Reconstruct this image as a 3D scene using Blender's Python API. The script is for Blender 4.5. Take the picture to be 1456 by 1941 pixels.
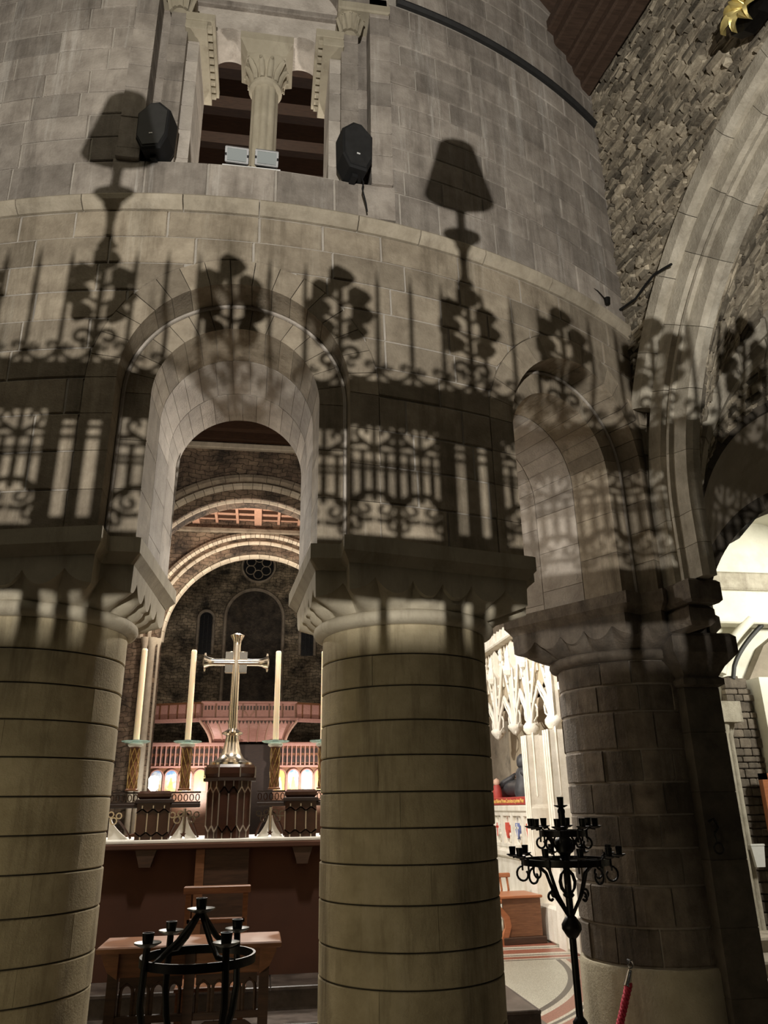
import bpy, math, random
from mathutils import Vector, Matrix
random.seed(11)
SC = bpy.context.scene
COL = SC.collection
for o in list(bpy.data.objects): bpy.data.objects.remove(o)
PI = math.pi
def rad(a): return math.radians(a)
sin, cos = math.sin, math.cos

# ------------------------------------------------------------------ camera
cam_d = bpy.data.cameras.new('camera'); cam = bpy.data.objects.new('camera', cam_d); COL.objects.link(cam)
cam_d.sensor_fit = 'VERTICAL'; cam_d.sensor_height = 24.0; cam_d.lens = 24.0*1456.0/1941.0
cam_d.clip_start = .05; cam_d.clip_end = 200
YAW, PITCH, ROLL = rad(9.05), rad(21.0), rad(0.9)
hd = Vector((sin(YAW), cos(YAW), 0)); rt = Vector((cos(YAW), -sin(YAW), 0)); upv = Vector((0,0,1))
fw = hd*cos(PITCH)+upv*sin(PITCH); u0 = upv*cos(PITCH)-hd*sin(PITCH)
cx = rt*cos(ROLL)-u0*sin(ROLL); cu = u0*cos(ROLL)+rt*sin(ROLL)
M = Matrix((cx, cu, -fw)).transposed().to_4x4(); M.translation = Vector((.24, -9.62, 1.6))
cam.matrix_world = M
SC.camera = cam

# ------------------------------------------------------------------ light
SC.view_settings.view_transform = 'Standard'; SC.view_settings.look = 'None'
SC.view_settings.gamma = 1.0; SC.view_settings.use_curve_mapping = False
SC.view_settings.exposure = 0.0
w = bpy.data.worlds.new('world'); SC.world = w; w.use_nodes = True
w.node_tree.nodes['Background'].inputs[0].default_value = (.9, .85, .7, 1)
w.node_tree.nodes['Background'].inputs[1].default_value = .014
def lamp(name, kind, loc, power, color=(1,.93,.82), size=.05, target=None, spot=None, blend=.3):
    d = bpy.data.lights.new(name, kind); d.energy = power; d.color = color
    if kind == 'AREA': d.size = size
    else: d.shadow_soft_size = size
    if kind == 'SPOT': d.spot_size = rad(spot); d.spot_blend = blend
    o = bpy.data.objects.new(name, d); COL.objects.link(o); o.location = loc
    if target is not None:
        o.rotation_euler = (Vector(target)-Vector(loc)).to_track_quat('-Z', 'Y').to_euler()
    return o
KEY = (-.2, -13.4, 1.8)
lamp('chapel_floodlight', 'SPOT', KEY, 2450, (1,.95,.87), .012, (1.2,-5.2,5.2), 82, .55)
lamp('chapel_fill_light', 'AREA', (-1.6,-8.2,7.6), 24, (1,.9,.68), 2.5, (0,-6.5,0))  # unseen soft fill, added to lift the dim stonework
lamp('ambulatory_floor_lamp', 'SPOT', (-3.0,-8.2,.7), 120, (1,.87,.60), .15, (-.1,-4.9,1.0), 52, .85)
lamp('sanctuary_lamp_north', 'POINT', (2.0,-1.3,4.7), 620, (1,.93,.84), .12)
lamp('sanctuary_lamp_south', 'POINT', (-2.0,-1.3,4.7), 300, (1,.93,.84), .12)
lamp('tomb_spotlight', 'SPOT', (-2.6,-.2,5.2), 1550, (1,.95,.84), .08, (3.9,1.7,2.4), 50, .5)
lamp('altar_lamp', 'SPOT', (0,3.0,6.5), 1300, (1,.95,.85), .08, (0,-2.4,1.6), 50, .5)
lamp('choir_lamp', 'POINT', (-.5,9.0,7.5), 260, (1,.85,.68), .3)
lamp('crossing_lamp', 'POINT', (-.4,16.6,8.6), 600, (1,.82,.66), .25)
lamp('arch_uplight', 'SPOT', (-2.4,16.2,3.2), 2500, (1,.88,.70), .1, (-.4,19.6,10.5), 70, .6)
lamp('organ_gallery_lamp', 'SPOT', (-.3,21.5,3.0), 260, (1,.82,.70), .1, (-.3,26.2,4.4), 75, .6)
lamp('reredos_lamp_south', 'SPOT', (-2.4,24.6,2.2), 420, (1,.95,.88), .1, (-2.5,26.2,3.0), 110, .6)
lamp('reredos_lamp_north', 'SPOT', (2.4,24.6,2.2), 420, (1,.95,.88), .1, (2.4,26.2,3.0), 110, .6)
lamp('north_aisle_lamp', 'SPOT', (8.4,-2.2,4.4), 620, (1,.97,.84), .25, (7.2,1.0,2.9), 105, .4)
lamp('altar_fill_spot', 'SPOT', (.2,-3.75,5.3), 520, (1,.94,.85), .1, (0,-2.45,1.5), 60, .6)  # added unseen spot that brightens the altar top

# ------------------------------------------------------------------ mesh helpers
class MB:
    def __init__(s): s.v=[]; s.f=[]
    def add(s, vs, fs):
        n=len(s.v); s.v += [tuple(p) for p in vs]; s.f += [tuple(i+n for i in q) for q in fs]
    def box(s, x0,x1,y0,y1,z0,z1, T=None):
        vs=[(x0,y0,z0),(x1,y0,z0),(x1,y1,z0),(x0,y1,z0),(x0,y0,z1),(x1,y0,z1),(x1,y1,z1),(x0,y1,z1)]
        if T: vs=[T(*p) for p in vs]
        s.add(vs,[(0,3,2,1),(4,5,6,7),(0,1,5,4),(1,2,6,5),(2,3,7,6),(3,0,4,7)])
    def cbox(s, x0,x1,y0,y1,z0,z1,c=.01,T=None):
        # box whose top and front edges are chamfered
        ring=lambda d,z:[(x0+d,y0+d,z),(x1-d,y0+d,z),(x1-d,y1-d,z),(x0+d,y1-d,z)]
        vs=ring(c,z0)+ring(0,z0+c)+ring(0,z1-c)+ring(c,z1)
        if T: vs=[T(*p) for p in vs]
        fs=[(0,3,2,1),(12,13,14,15)]
        for k in range(3):
            for i in range(4): fs.append((k*4+i,k*4+(i+1)%4,k*4+4+(i+1)%4,k*4+4+i))
        s.add(vs,fs)
    def prism(s, poly, T0, T1):
        # poly: list of 2d points, T0/T1 map them to the two ends
        n=len(poly); vs=[T0(*p) for p in poly]+[T1(*p) for p in poly]
        fs=[tuple(range(n)), tuple(range(2*n-1,n-1,-1))]+[(i,i+n,(i+1)%n+n,(i+1)%n) for i in range(n)]
        s.add(vs,fs)
    def tube(s, path, r, n=6, closed=False, flat=None):
        P=[Vector(p) for p in path]; m=len(P); vs=[]; prev=None
        for i,p in enumerate(P):
            a=P[(i-1)%m] if (closed or i>0) else P[i]; b=P[(i+1)%m] if (closed or i<m-1) else P[i]
            t=(b-a); t = t.normalized() if t.length>1e-9 else Vector((0,0,1))
            if prev is None:
                ref=Vector((0,0,1)) if abs(t.z)<.9 else Vector((1,0,0)); nx=t.cross(ref).normalized()
            else:
                nx=(prev-t*prev.dot(t)); nx = nx.normalized() if nx.length>1e-6 else t.orthogonal().normalized()
            prev=nx; ny=t.cross(nx)
            ri = r[i] if isinstance(r,(list,tuple)) else r
            for k in range(n):
                a_=2*PI*(k+.5)/n; vs.append(p+nx*(cos(a_)*ri*(flat or 1))+ny*(sin(a_)*ri))
        fs=[]
        for i in range(m if closed else m-1):
            j=(i+1)%m
            for k in range(n): fs.append((i*n+k, i*n+(k+1)%n, j*n+(k+1)%n, j*n+k))
        if not closed: fs += [tuple(range(n-1,-1,-1)), tuple((m-1)*n+k for k in range(n))]
        s.add(vs,fs)
    def lathe(s, prof, n=24, c=(0,0,0), a0=0, a1=2*PI, caps=True):
        full = abs(a1-a0-2*PI)<1e-6; m = n if full else n+1; vs=[]
        for i in range(m):
            a=a0+(a1-a0)*i/n
            for r,z in prof: vs.append((c[0]+r*cos(a),c[1]+r*sin(a),c[2]+z))
        k=len(prof); fs=[]
        for i in range(n):
            j=(i+1)%m
            for q in range(k-1): fs.append((i*k+q,j*k+q,j*k+q+1,i*k+q+1))
        if caps and full:
            if prof[0][0]>1e-5: fs.append(tuple(i*k for i in range(m-1,-1,-1)))
            if prof[-1][0]>1e-5: fs.append(tuple(i*k+k-1 for i in range(m)))
        s.add(vs,fs)
    def grid(s, fn, nu, nv):
        vs=[fn(i/nu,j/nv) for i in range(nu+1) for j in range(nv+1)]
        s.add(vs,[(i*(nv+1)+j,(i+1)*(nv+1)+j,(i+1)*(nv+1)+j+1,i*(nv+1)+j+1) for i in range(nu) for j in range(nv)])
    def mesh(s, name, smooth=None):
        me=bpy.data.meshes.new(name); me.from_pydata(s.v,[],s.f); me.validate(); me.update()
        if smooth is not None:
            me.polygons.foreach_set('use_smooth',[True]*len(me.polygons)); me.set_sharp_from_angle(angle=rad(smooth))
        return me
    def build(s, name, m, parent=None, smooth=None):
        me=s.mesh(name,smooth); me.materials.append(m); return link(name,me,parent)
def link(name, me, parent=None):
    o=bpy.data.objects.new(name,me); COL.objects.link(o)
    if parent is not None: o.parent=parent
    return o
def thing(name,label,cat,loc=(0,0,0),rz=0,group=None):
    o=bpy.data.objects.new(name,None); COL.objects.link(o); o.location=loc; o.rotation_euler=(0,0,rz)
    o.empty_display_size=.1
    return tag(o,label,cat,group)
def tag(o,label=None,cat=None,group=None,kind=None):
    if label: o['label']=label
    if cat: o['category']=cat
    if group: o['group']=group
    if kind: o['kind']=kind
    return o
def struct(o,label=None):
    o['kind']='structure'
    if label: o['label']=label
    return o
def copy_tree(o,parent=None):
    c=o.copy(); COL.objects.link(c); c.parent=parent
    for ch in list(o.children): copy_tree(ch,c)
    return c
def arc(cx,cz,r,a0,a1,n): return [(cx+r*cos(a0+(a1-a0)*i/n), cz+r*sin(a0+(a1-a0)*i/n)) for i in range(n+1)]
def spiral(cx,cz,r0,r1,a0,a1,n=14): return [(cx+(r0+(r1-r0)*i/n)*cos(a0+(a1-a0)*i/n), cz+(r0+(r1-r0)*i/n)*sin(a0+(a1-a0)*i/n)) for i in range(n+1)]

# ------------------------------------------------------------------ materials
MT={}
def nodes(name):
    m=bpy.data.materials.new(name); m.use_nodes=True; nt=m.node_tree; MT[name]=m
    return m,nt,nt.nodes['Principled BSDF']
def N(nt,t,**kw):
    n=nt.nodes.new(t)
    for k,v in kw.items():
        if k in ('operation','blend_type','data_type','noise_dimensions','feature','distance','wave_type','bands_direction','rings_direction','mode'): setattr(n,k,v)
        else: n.inputs[k].default_value=v
    return n
def ramp(nt,stops):
    r=nt.nodes.new('ShaderNodeValToRGB'); e=r.color_ramp.elements
    while len(e)<len(stops): e.new(.5)
    for i,(p,c) in enumerate(stops): e[i].position=p; e[i].color=(c[0],c[1],c[2],1)
    return r
def stone(name,c1,c2,stain=(.05,.045,.035),stain_amt=.5,light=None,light_amt=.0,scale=6,rough=.9,bump=.4,fine=60,tint=.25,streak=True,island=False):
    m,nt,b=nodes(name); L=nt.links
    tc=N(nt,'ShaderNodeTexCoord'); 
    n1=N(nt,'ShaderNodeTexNoise',Scale=scale,Detail=6.0,Roughness=.65); L.new(tc.outputs['Object'],n1.inputs['Vector'])
    r1=ramp(nt,[(.3,c1),(.7,c2)]); L.new(n1.outputs['Fac'],r1.inputs['Fac'])
    mp=N(nt,'ShaderNodeMapping'); mp.inputs['Scale'].default_value=(3.2,3.2,.45) if streak else (2,2,2); L.new(tc.outputs['Object'],mp.inputs['Vector'])
    n2=N(nt,'ShaderNodeTexNoise',Scale=1.6,Detail=5.0,Roughness=.7); L.new(mp.outputs['Vector'],n2.inputs['Vector'])
    rs=ramp(nt,[(.50,(0,0,0)),(.72,(1,1,1))]); L.new(n2.outputs['Fac'],rs.inputs['Fac'])
    ms=N(nt,'ShaderNodeMath',operation='MULTIPLY'); L.new(rs.outputs['Color'],ms.inputs[0]); ms.inputs[1].default_value=stain_amt
    mx=N(nt,'ShaderNodeMixRGB'); L.new(ms.outputs[0],mx.inputs[0]); L.new(r1.outputs['Color'],mx.inputs[1]); mx.inputs[2].default_value=(*stain,1)
    out=mx
    if light:
        mp2=N(nt,'ShaderNodeMapping'); mp2.inputs['Scale'].default_value=(5,5,.35); mp2.inputs['Location'].default_value=(3,7,1); L.new(tc.outputs['Object'],mp2.inputs['Vector'])
        n3=N(nt,'ShaderNodeTexNoise',Scale=1.3,Detail=6.0,Roughness=.75); L.new(mp2.outputs['Vector'],n3.inputs['Vector'])
        r3=ramp(nt,[(.56,(0,0,0)),(.75,(1,1,1))]); L.new(n3.outputs['Fac'],r3.inputs['Fac'])
        m3=N(nt,'ShaderNodeMath',operation='MULTIPLY'); L.new(r3.outputs['Color'],m3.inputs[0]); m3.inputs[1].default_value=light_amt
        mx3=N(nt,'ShaderNodeMixRGB'); L.new(m3.outputs[0],mx3.inputs[0]); L.new(out.outputs[0],mx3.inputs[1]); mx3.inputs[2].default_value=(*light,1); out=mx3
    oi=N(nt,'ShaderNodeNewGeometry' if island else 'ShaderNodeObjectInfo'); mr=N(nt,'ShaderNodeMapRange'); L.new(oi.outputs['Random Per Island' if island else 'Random'],mr.inputs['Value'])
    mr.inputs['To Min'].default_value=1-tint; mr.inputs['To Max'].default_value=1+tint
    vm=N(nt,'ShaderNodeVectorMath',operation='SCALE'); L.new(out.outputs[0],vm.inputs[0]); L.new(mr.outputs[0],vm.inputs['Scale'])
    L.new(vm.outputs[0],b.inputs['Base Color'])
    b.inputs['Roughness'].default_value=rough
    n4=N(nt,'ShaderNodeTexNoise',Scale=fine,Detail=4.0,Roughness=.7); L.new(tc.outputs['Object'],n4.inputs['Vector'])
    bp=N(nt,'ShaderNodeBump',Strength=bump,Distance=.012); L.new(n4.outputs['Fac'],bp.inputs['Height']); L.new(bp.outputs[0],b.inputs['Normal'])
    return m
def plain(name,c,rough=.6,metal=0,noise=.25,scale=20,bump=0,emit=None,coat=0):
    m,nt,b=nodes(name); L=nt.links
    tc=N(nt,'ShaderNodeTexCoord'); n1=N(nt,'ShaderNodeTexNoise',Scale=scale,Detail=4.0); L.new(tc.outputs['Object'],n1.inputs['Vector'])
    r=ramp(nt,[(.25,[x*(1-noise) for x in c]),(.75,[min(1,x*(1+noise)) for x in c])]); L.new(n1.outputs['Fac'],r.inputs['Fac']); L.new(r.outputs['Color'],b.inputs['Base Color'])
    b.inputs['Roughness'].default_value=rough; b.inputs['Metallic'].default_value=metal
    if bump:
        bp=N(nt,'ShaderNodeBump',Strength=bump,Distance=.01); L.new(n1.outputs['Fac'],bp.inputs['Height']); L.new(bp.outputs[0],b.inputs['Normal'])
    if emit: b.inputs['Emission Color'].default_value=(*emit[:3],1); b.inputs['Emission Strength'].default_value=emit[3]
    return m
def woodm(name,c1,c2,rough=.5,axis=(1,8,8)):
    m,nt,b=nodes(name); L=nt.links
    tc=N(nt,'ShaderNodeTexCoord'); mp=N(nt,'ShaderNodeMapping'); mp.inputs['Scale'].default_value=axis; L.new(tc.outputs['Object'],mp.inputs['Vector'])
    n1=N(nt,'ShaderNodeTexNoise',Scale=6.0,Detail=6.0,Roughness=.6); L.new(mp.outputs[0],n1.inputs['Vector'])
    r=ramp(nt,[(.3,c1),(.7,c2)]); L.new(n1.outputs['Fac'],r.inputs['Fac']); L.new(r.outputs['Color'],b.inputs['Base Color']); b.inputs['Roughness'].default_value=rough
    return m
stone('ashlar',(.22,.19,.16),(.41,.365,.315),(.09,.075,.06),.7,(.60,.57,.52),.75,scale=5,tint=.24,bump=.6)
stone('ashlar_lower',(.22,.18,.13),(.40,.34,.255),(.085,.065,.038),.7,(.52,.47,.38),.45,scale=6,tint=.24,bump=.6)
stone('mortar',(.34,.31,.27),(.48,.44,.38),(.12,.10,.08),.5,scale=9,tint=0)
stone('soffit_stone',(.36,.32,.275),(.54,.49,.43),(.17,.14,.11),.5,scale=5,tint=.22,streak=False,bump=.6)
stone('column_stone',(.33,.275,.17),(.50,.425,.28),(.10,.075,.04),.8,(.58,.52,.40),.35,scale=5,tint=.10,fine=70,bump=.5)
stone('capital_stone',(.34,.30,.22),(.47,.42,.32),(.14,.11,.07),.5,scale=4,tint=.05,fine=80,bump=.2)
stone('string_course',(.31,.265,.195),(.48,.42,.325),(.12,.095,.065),.55,(.56,.51,.42),.35,scale=6,tint=.12)
stone('joint_dark',(.035,.03,.02),(.06,.05,.035),stain_amt=0,tint=0)
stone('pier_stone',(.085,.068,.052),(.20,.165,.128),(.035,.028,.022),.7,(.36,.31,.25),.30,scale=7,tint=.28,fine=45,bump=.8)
stone('pier_mortar',(.22,.19,.16),(.34,.30,.25),stain_amt=.3,tint=0)
stone('pier_base',(.33,.29,.20),(.46,.41,.30),(.12,.10,.06),.6,scale=5,tint=.08,fine=50,bump=.5)
stone('rubble',(.17,.14,.10),(.44,.385,.29),(.05,.04,.03),.6,(.62,.57,.46),.4,scale=9,tint=.62,fine=30,bump=1,streak=False,island=True)
stone('rib_stone',(.36,.32,.25),(.60,.55,.45),(.15,.12,.09),.5,(.70,.66,.56),.35,scale=7,tint=.15,fine=50,bump=.7)
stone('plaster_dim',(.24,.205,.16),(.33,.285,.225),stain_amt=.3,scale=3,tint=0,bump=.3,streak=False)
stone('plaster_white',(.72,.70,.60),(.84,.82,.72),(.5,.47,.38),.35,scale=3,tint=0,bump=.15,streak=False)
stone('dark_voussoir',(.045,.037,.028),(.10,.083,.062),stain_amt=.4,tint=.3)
stone('far_stone',(.20,.165,.125),(.36,.31,.24),(.05,.04,.03),.6,scale=2,tint=.15,fine=12,bump=1,streak=False)
stone('far_rib',(.45,.40,.32),(.62,.56,.46),(.2,.17,.12),.4,scale=4,tint=.12)
stone('tomb_stone',(.66,.62,.53),(.84,.80,.72),(.42,.30,.18),.35,scale=6,tint=.04,fine=50,bump=.4)
stone('tomb_back',(.42,.34,.24),(.54,.46,.34),(.25,.19,.12),.4,scale=3,tint=0)
stone('marble_step',(.035,.028,.023),(.12,.095,.08),(.26,.22,.19),.4,scale=5,rough=.35,tint=.1,bump=.05,streak=False)
stone('slab_floor',(.20,.175,.14),(.32,.28,.22),stain_amt=.5,scale=3,tint=.1,rough=.7,streak=False)
plain('iron',(.012,.011,.010),.45,.6,.3,40,.1)
plain('steel_pan',(.30,.30,.29),.4,.8,.2,30)
plain('grey_metal',(.22,.22,.22),.5,.3,.1)
plain('black_plastic',(.004,.004,.0045),.75)
plain('white_plastic',(.75,.75,.73),.4,0,.05)
plain('wax',(.90,.74,.52),.5,0,.06,6); MT['wax'].node_tree.nodes['Principled BSDF'].inputs['Subsurface Weight'].default_value=.7; MT['wax'].node_tree.nodes['Principled BSDF'].inputs['Subsurface Radius'].default_value=(.06,.03,.015)
plain('wax_end',(.30,.28,.25),.5)
plain('silver_gilt',(.86,.77,.64),.18,1,.10,10)
plain('brass',(.75,.55,.25),.3,1,.1)
plain('gilt_leaf',(.80,.66,.26),.42,.6,.2,12)
plain('rope_red',(.45,.02,.05),.7,0,.3,90,.5)
plain('cloth_dark',(.045,.045,.05),.55,0,.4,14)
plain('stone_skin',(.62,.40,.30),.6,0,.1,10)
plain('tomb_red',(.40,.05,.04),.6,0,.2,8)
plain('letter_gold',(.90,.62,.18),.5,.1,.05)
plain('shield_red',(.62,.09,.06),.6)
plain('shield_blue',(.16,.20,.42),.6)
plain('shield_white',(.78,.76,.70),.6)
plain('velvet',(.075,.028,.014),.9,0,.18,3)
plain('marble_white',(.82,.79,.72),.4,0,.06,6)
plain('glass_dark',(.012,.013,.015),.25)
plain('lead_black',(.02,.02,.02),.6)
plain('maroon_paint',(.10,.018,.025),.45)
plain('picture_gold',(.72,.55,.18),.5,0,.35,5)
woodm('oak',(.13,.052,.022),(.25,.11,.05),.45)
woodm('oak_dark',(.032,.016,.009),(.075,.036,.02),.5)
woodm('oak_black',(.016,.008,.005),(.04,.02,.012),.6)
woodm('oak_pale',(.42,.24,.17),(.58,.36,.27),.5,(8,1,8))
woodm('oak_pink',(.40,.19,.15),(.55,.30,.25),.5)
woodm('timber',(.05,.030,.020),(.10,.062,.042),.6,(1,8,8))
woodm('bench_wood',(.33,.11,.045),(.46,.18,.08),.35)
def glass_mat():
    m,nt,b=nodes('glass_dish'); b.inputs['Base Color'].default_value=(.75,.95,.88,1); b.inputs['Roughness'].default_value=.05
    b.inputs['Transmission Weight'].default_value=.85; b.inputs['IOR'].default_value=1.45
    m,nt,b=nodes('lamp_glass'); b.inputs['Base Color'].default_value=(.30,.33,.33,1); b.inputs['Roughness'].default_value=.6; b.inputs['Specular IOR Level'].default_value=.2
glass_mat()
def painting():
    m,nt,b=nodes('painted_panel'); L=nt.links
    tc=N(nt,'ShaderNodeTexCoord'); sp=N(nt,'ShaderNodeSeparateXYZ'); L.new(tc.outputs['Object'],sp.inputs[0])
    n=N(nt,'ShaderNodeTexNoise',Scale=5.0,Detail=5.0); L.new(tc.outputs['Object'],n.inputs['Vector'])
    oi=N(nt,'ShaderNodeObjectInfo')
    a=N(nt,'ShaderNodeMath',operation='MULTIPLY_ADD'); L.new(n.outputs['Fac'],a.inputs[0]); a.inputs[1].default_value=1.2; L.new(sp.outputs['Z'],a.inputs[2])
    mr=N(nt,'ShaderNodeMapRange'); L.new(a.outputs[0],mr.inputs['Value']); mr.inputs['From Min'].default_value=2.75; mr.inputs['From Max'].default_value=4.05
    r=ramp(nt,[(0,(.30,.20,.10)),(.25,(.60,.45,.22)),(.42,(.75,.68,.52)),(.6,(.72,.76,.80)),(.8,(.22,.38,.66)),(1,(.10,.20,.45))]); L.new(mr.outputs[0],r.inputs['Fac'])
    g=N(nt,'ShaderNodeMath',operation='GREATER_THAN'); L.new(oi.outputs['Random'],g.inputs[0]); g.inputs[1].default_value=.66
    mx=N(nt,'ShaderNodeMixRGB'); L.new(g.outputs[0],mx.inputs[0]); L.new(r.outputs['Color'],mx.inputs[1]); mx.inputs[2].default_value=(.70,.50,.16,1)
    L.new(mx.outputs[0],b.inputs['Base Color']); b.inputs['Roughness'].default_value=.5
painting()
def mosaic():
    m,nt,b=nodes('mosaic'); L=nt.links
    tc=N(nt,'ShaderNodeTexCoord'); sp=N(nt,'ShaderNodeSeparateXYZ'); L.new(tc.outputs['Object'],sp.inputs[0])
    cb=N(nt,'ShaderNodeCombineXYZ'); L.new(sp.outputs['X'],cb.inputs[0]); L.new(sp.outputs['Y'],cb.inputs[1])
    ln=N(nt,'ShaderNodeVectorMath',operation='LENGTH'); L.new(cb.outputs[0],ln.inputs[0])
    mr=N(nt,'ShaderNodeMapRange'); L.new(ln.outputs['Value'],mr.inputs['Value']); mr.inputs['From Min'].default_value=3.4; mr.inputs['From Max'].default_value=4.4
    W=(.62,.58,.50); D=(.09,.08,.07); Rr=(.34,.13,.09); P=(.55,.54,.46)
    r=ramp(nt,[(0,P),(.165,D),(.225,W),(.285,Rr),(.42,W),(.45,D),(.49,W),(.52,Rr),(.66,W),(.69,D),(.73,W),(.78,Rr),(.93,D)]); r.color_ramp.interpolation='CONSTANT'; L.new(mr.outputs[0],r.inputs['Fac'])
    mr2=N(nt,'ShaderNodeMapRange'); L.new(sp.outputs['Y'],mr2.inputs['Value']); mr2.inputs['From Min'].default_value=-.5; mr2.inputs['From Max'].default_value=1.5
    r2=ramp(nt,[(0,P),(.09,D),(.11,W),(.14,Rr),(.20,W),(.23,D),(.25,W),(.30,Rr),(.42,W),(.45,D),(.47,W),(.52,Rr),(.62,D),(.64,P)]); r2.color_ramp.interpolation='CONSTANT'; L.new(mr2.outputs[0],r2.inputs['Fac'])
    g=N(nt,'ShaderNodeMath',operation='GREATER_THAN'); L.new(sp.outputs['Y'],g.inputs[0]); g.inputs[1].default_value=-.34
    mx=N(nt,'ShaderNodeMixRGB'); L.new(g.outputs[0],mx.inputs[0]); L.new(r.outputs['Color'],mx.inputs[1]); L.new(r2.outputs['Color'],mx.inputs[2])
    v=N(nt,'ShaderNodeTexNoise',Scale=130.0,Detail=2.0); L.new(tc.outputs['Object'],v.inputs['Vector'])
    rv=ramp(nt,[(.38,(.55,.53,.48)),(.62,(1.1,1.1,1.08))]); L.new(v.outputs['Fac'],rv.inputs['Fac'])
    mu=N(nt,'ShaderNodeMixRGB',blend_type='MULTIPLY'); mu.inputs[0].default_value=1; L.new(mx.outputs[0],mu.inputs[1]); L.new(rv.outputs['Color'],mu.inputs[2])
    L.new(mu.outputs[0],b.inputs['Base Color']); b.inputs['Roughness'].default_value=.35
mosaic()
def brickm(name,c1,c2,mortar,scale,dark=.5):
    m,nt,b=nodes(name); L=nt.links
    tc=N(nt,'ShaderNodeTexCoord'); mp=N(nt,'ShaderNodeMapping'); mp.inputs['Rotation'].default_value=(PI/2,0,0); L.new(tc.outputs['Object'],mp.inputs['Vector'])
    nd=N(nt,'ShaderNodeTexNoise',Scale=1.7,Detail=3.0); L.new(tc.outputs['Object'],nd.inputs['Vector']); sc_=N(nt,'ShaderNodeVectorMath',operation='SCALE'); L.new(nd.outputs['Color'],sc_.inputs[0]); sc_.inputs['Scale'].default_value=.45; ad=N(nt,'ShaderNodeVectorMath',operation='ADD'); L.new(mp.outputs[0],ad.inputs[0]); L.new(sc_.outputs[0],ad.inputs[1])
    br=nt.nodes.new('ShaderNodeTexBrick'); L.new(ad.outputs[0],br.inputs['Vector']); br.inputs['Color1'].default_value=(*c1,1); br.inputs['Color2'].default_value=(*c2,1); br.inputs['Mortar'].default_value=(*mortar,1)
    br.inputs['Scale'].default_value=scale; br.inputs['Mortar Size'].default_value=.02
    n=N(nt,'ShaderNodeTexNoise',Scale=1.2,Detail=7.0,Roughness=.7); L.new(tc.outputs['Object'],n.inputs['Vector'])
    r=ramp(nt,[(.38,(dark*.35,)*3),(.62,(1.3,1.25,1.15))]); L.new(n.outputs['Fac'],r.inputs['Fac'])
    mu=N(nt,'ShaderNodeMixRGB',blend_type='MULTIPLY'); mu.inputs[0].default_value=1; L.new(br.outputs['Color'],mu.inputs[1]); L.new(r.outputs['Color'],mu.inputs[2]); L.new(mu.outputs[0],b.inputs['Base Color'])
    b.inputs['Roughness'].default_value=.9
    bp=N(nt,'ShaderNodeBump',Strength=.8,Distance=.04); L.new(n.outputs['Fac'],bp.inputs['Height']); L.new(bp.outputs[0],b.inputs['Normal'])
brickm('west_masonry',(.20,.17,.125),(.34,.29,.22),(.07,.06,.045),1.6,.35)
brickm('arch_wall',(.16,.12,.095),(.23,.18,.14),(.07,.055,.04),1.5,.7)
brickm('blocking',(.05,.043,.035),(.085,.07,.055),(.03,.026,.02),4,.9)
# ================================================================== APSE WALL
R=5.434; RI=4.17; RC=4.8; CR=.53
ZC=3.07; ZS=4.05; ZTOP=9.7
ARCH=[-27.6,0.0,27.6]; RA=.71; RX=.90; RB0=.53; RB1=.47; YR=-5.20; YI=-4.10
XW=.06; WH=.95; WZ=5.75; WS=7.35
TH0,TH1=-44.0,37.4
def cyl(th,z,r=R): a=rad(th); return (r*sin(a),-r*cos(a),z)
def AF(th):
    a=rad(th); t=(cos(a),sin(a)); o=(sin(a),-cos(a))
    return lambda x,y,z:(t[0]*x-o[0]*y, t[1]*x-o[1]*y, z)
def arch_top(th):
    for a in ARCH:
        x=R*sin(rad(th-a))
        if abs(x)<RX and abs(th-a)<40: return ZS+math.sqrt(RX*RX-x*x)
    return ZC
def win_top(th):
    x=R*sin(rad(th))-XW
    if abs(x)<WH: return WS+math.sqrt(WH*WH-x*x)
    return WZ
BRK=[]
for a in ARCH:
    for s in (-1,1): BRK.append(a+math.degrees(math.asin(s*RX/R)))
for s in (-1,1): BRK.append(math.degrees(math.asin((XW+s*WH)/R)))
def samples(t0,t1):
    step=math.degrees(.16/R); fine=math.degrees(.035/R)
    near=any(abs((t0+t1)/2-a)<math.degrees(RX/R)+(t1-t0)/2 for a in ARCH+[0])
    st=fine if near else step
    n=max(2,int(math.ceil((t1-t0)/st))); L=[t0+(t1-t0)*i/n for i in range(n+1)]
    for b in BRK:
        if t0<b<t1: L += [b-1e-4,b+1e-4]
    return sorted(L)
def wall_block(t0,t1,z0,z1,r=R,depth=.05):
    """runs of one ashlar block, cut by the arches and by the window"""
    S=samples(t0,t1); runs=[]; cur=[]
    for t in S:
        lo=z0
        if z0<5.0: lo=max(z0,arch_top(t))
        elif z0>=WZ-.001: lo=max(z0,win_top(t)) if abs(R*sin(rad(t))-XW)<WH else z0
        if lo<z1-.012: cur.append((t,lo))
        else:
            if len(cur)>1: runs.append(cur)
            cur=[]
    if len(cur)>1: runs.append(cur)
    out=[]
    for run in runs:
        if (run[-1][0]-run[0][0])*rad(1)*R<.02: continue
        mb=MB(); vs=[]; n=len(run); c=.007
        for i,(t,lo) in enumerate(run):
            tt=t+(math.degrees(c/R) if i==0 else (-math.degrees(c/R) if i==n-1 else 0))
            vs += [cyl(t,lo,r-depth),cyl(t,lo,r-c),cyl(tt,lo+c,r),cyl(tt,z1-c,r),cyl(t,z1,r-c),cyl(t,z1,r-depth)]
        fs=[]
        for i in range(n-1):
            for k in range(5): fs.append((i*6+k,(i+1)*6+k,(i+1)*6+k+1,i*6+k+1))
        fs += [tuple(range(5,-1,-1)),tuple((n-1)*6+k for k in range(6))]
        mb.add(vs,fs); out.append(mb)
    return out
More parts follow.
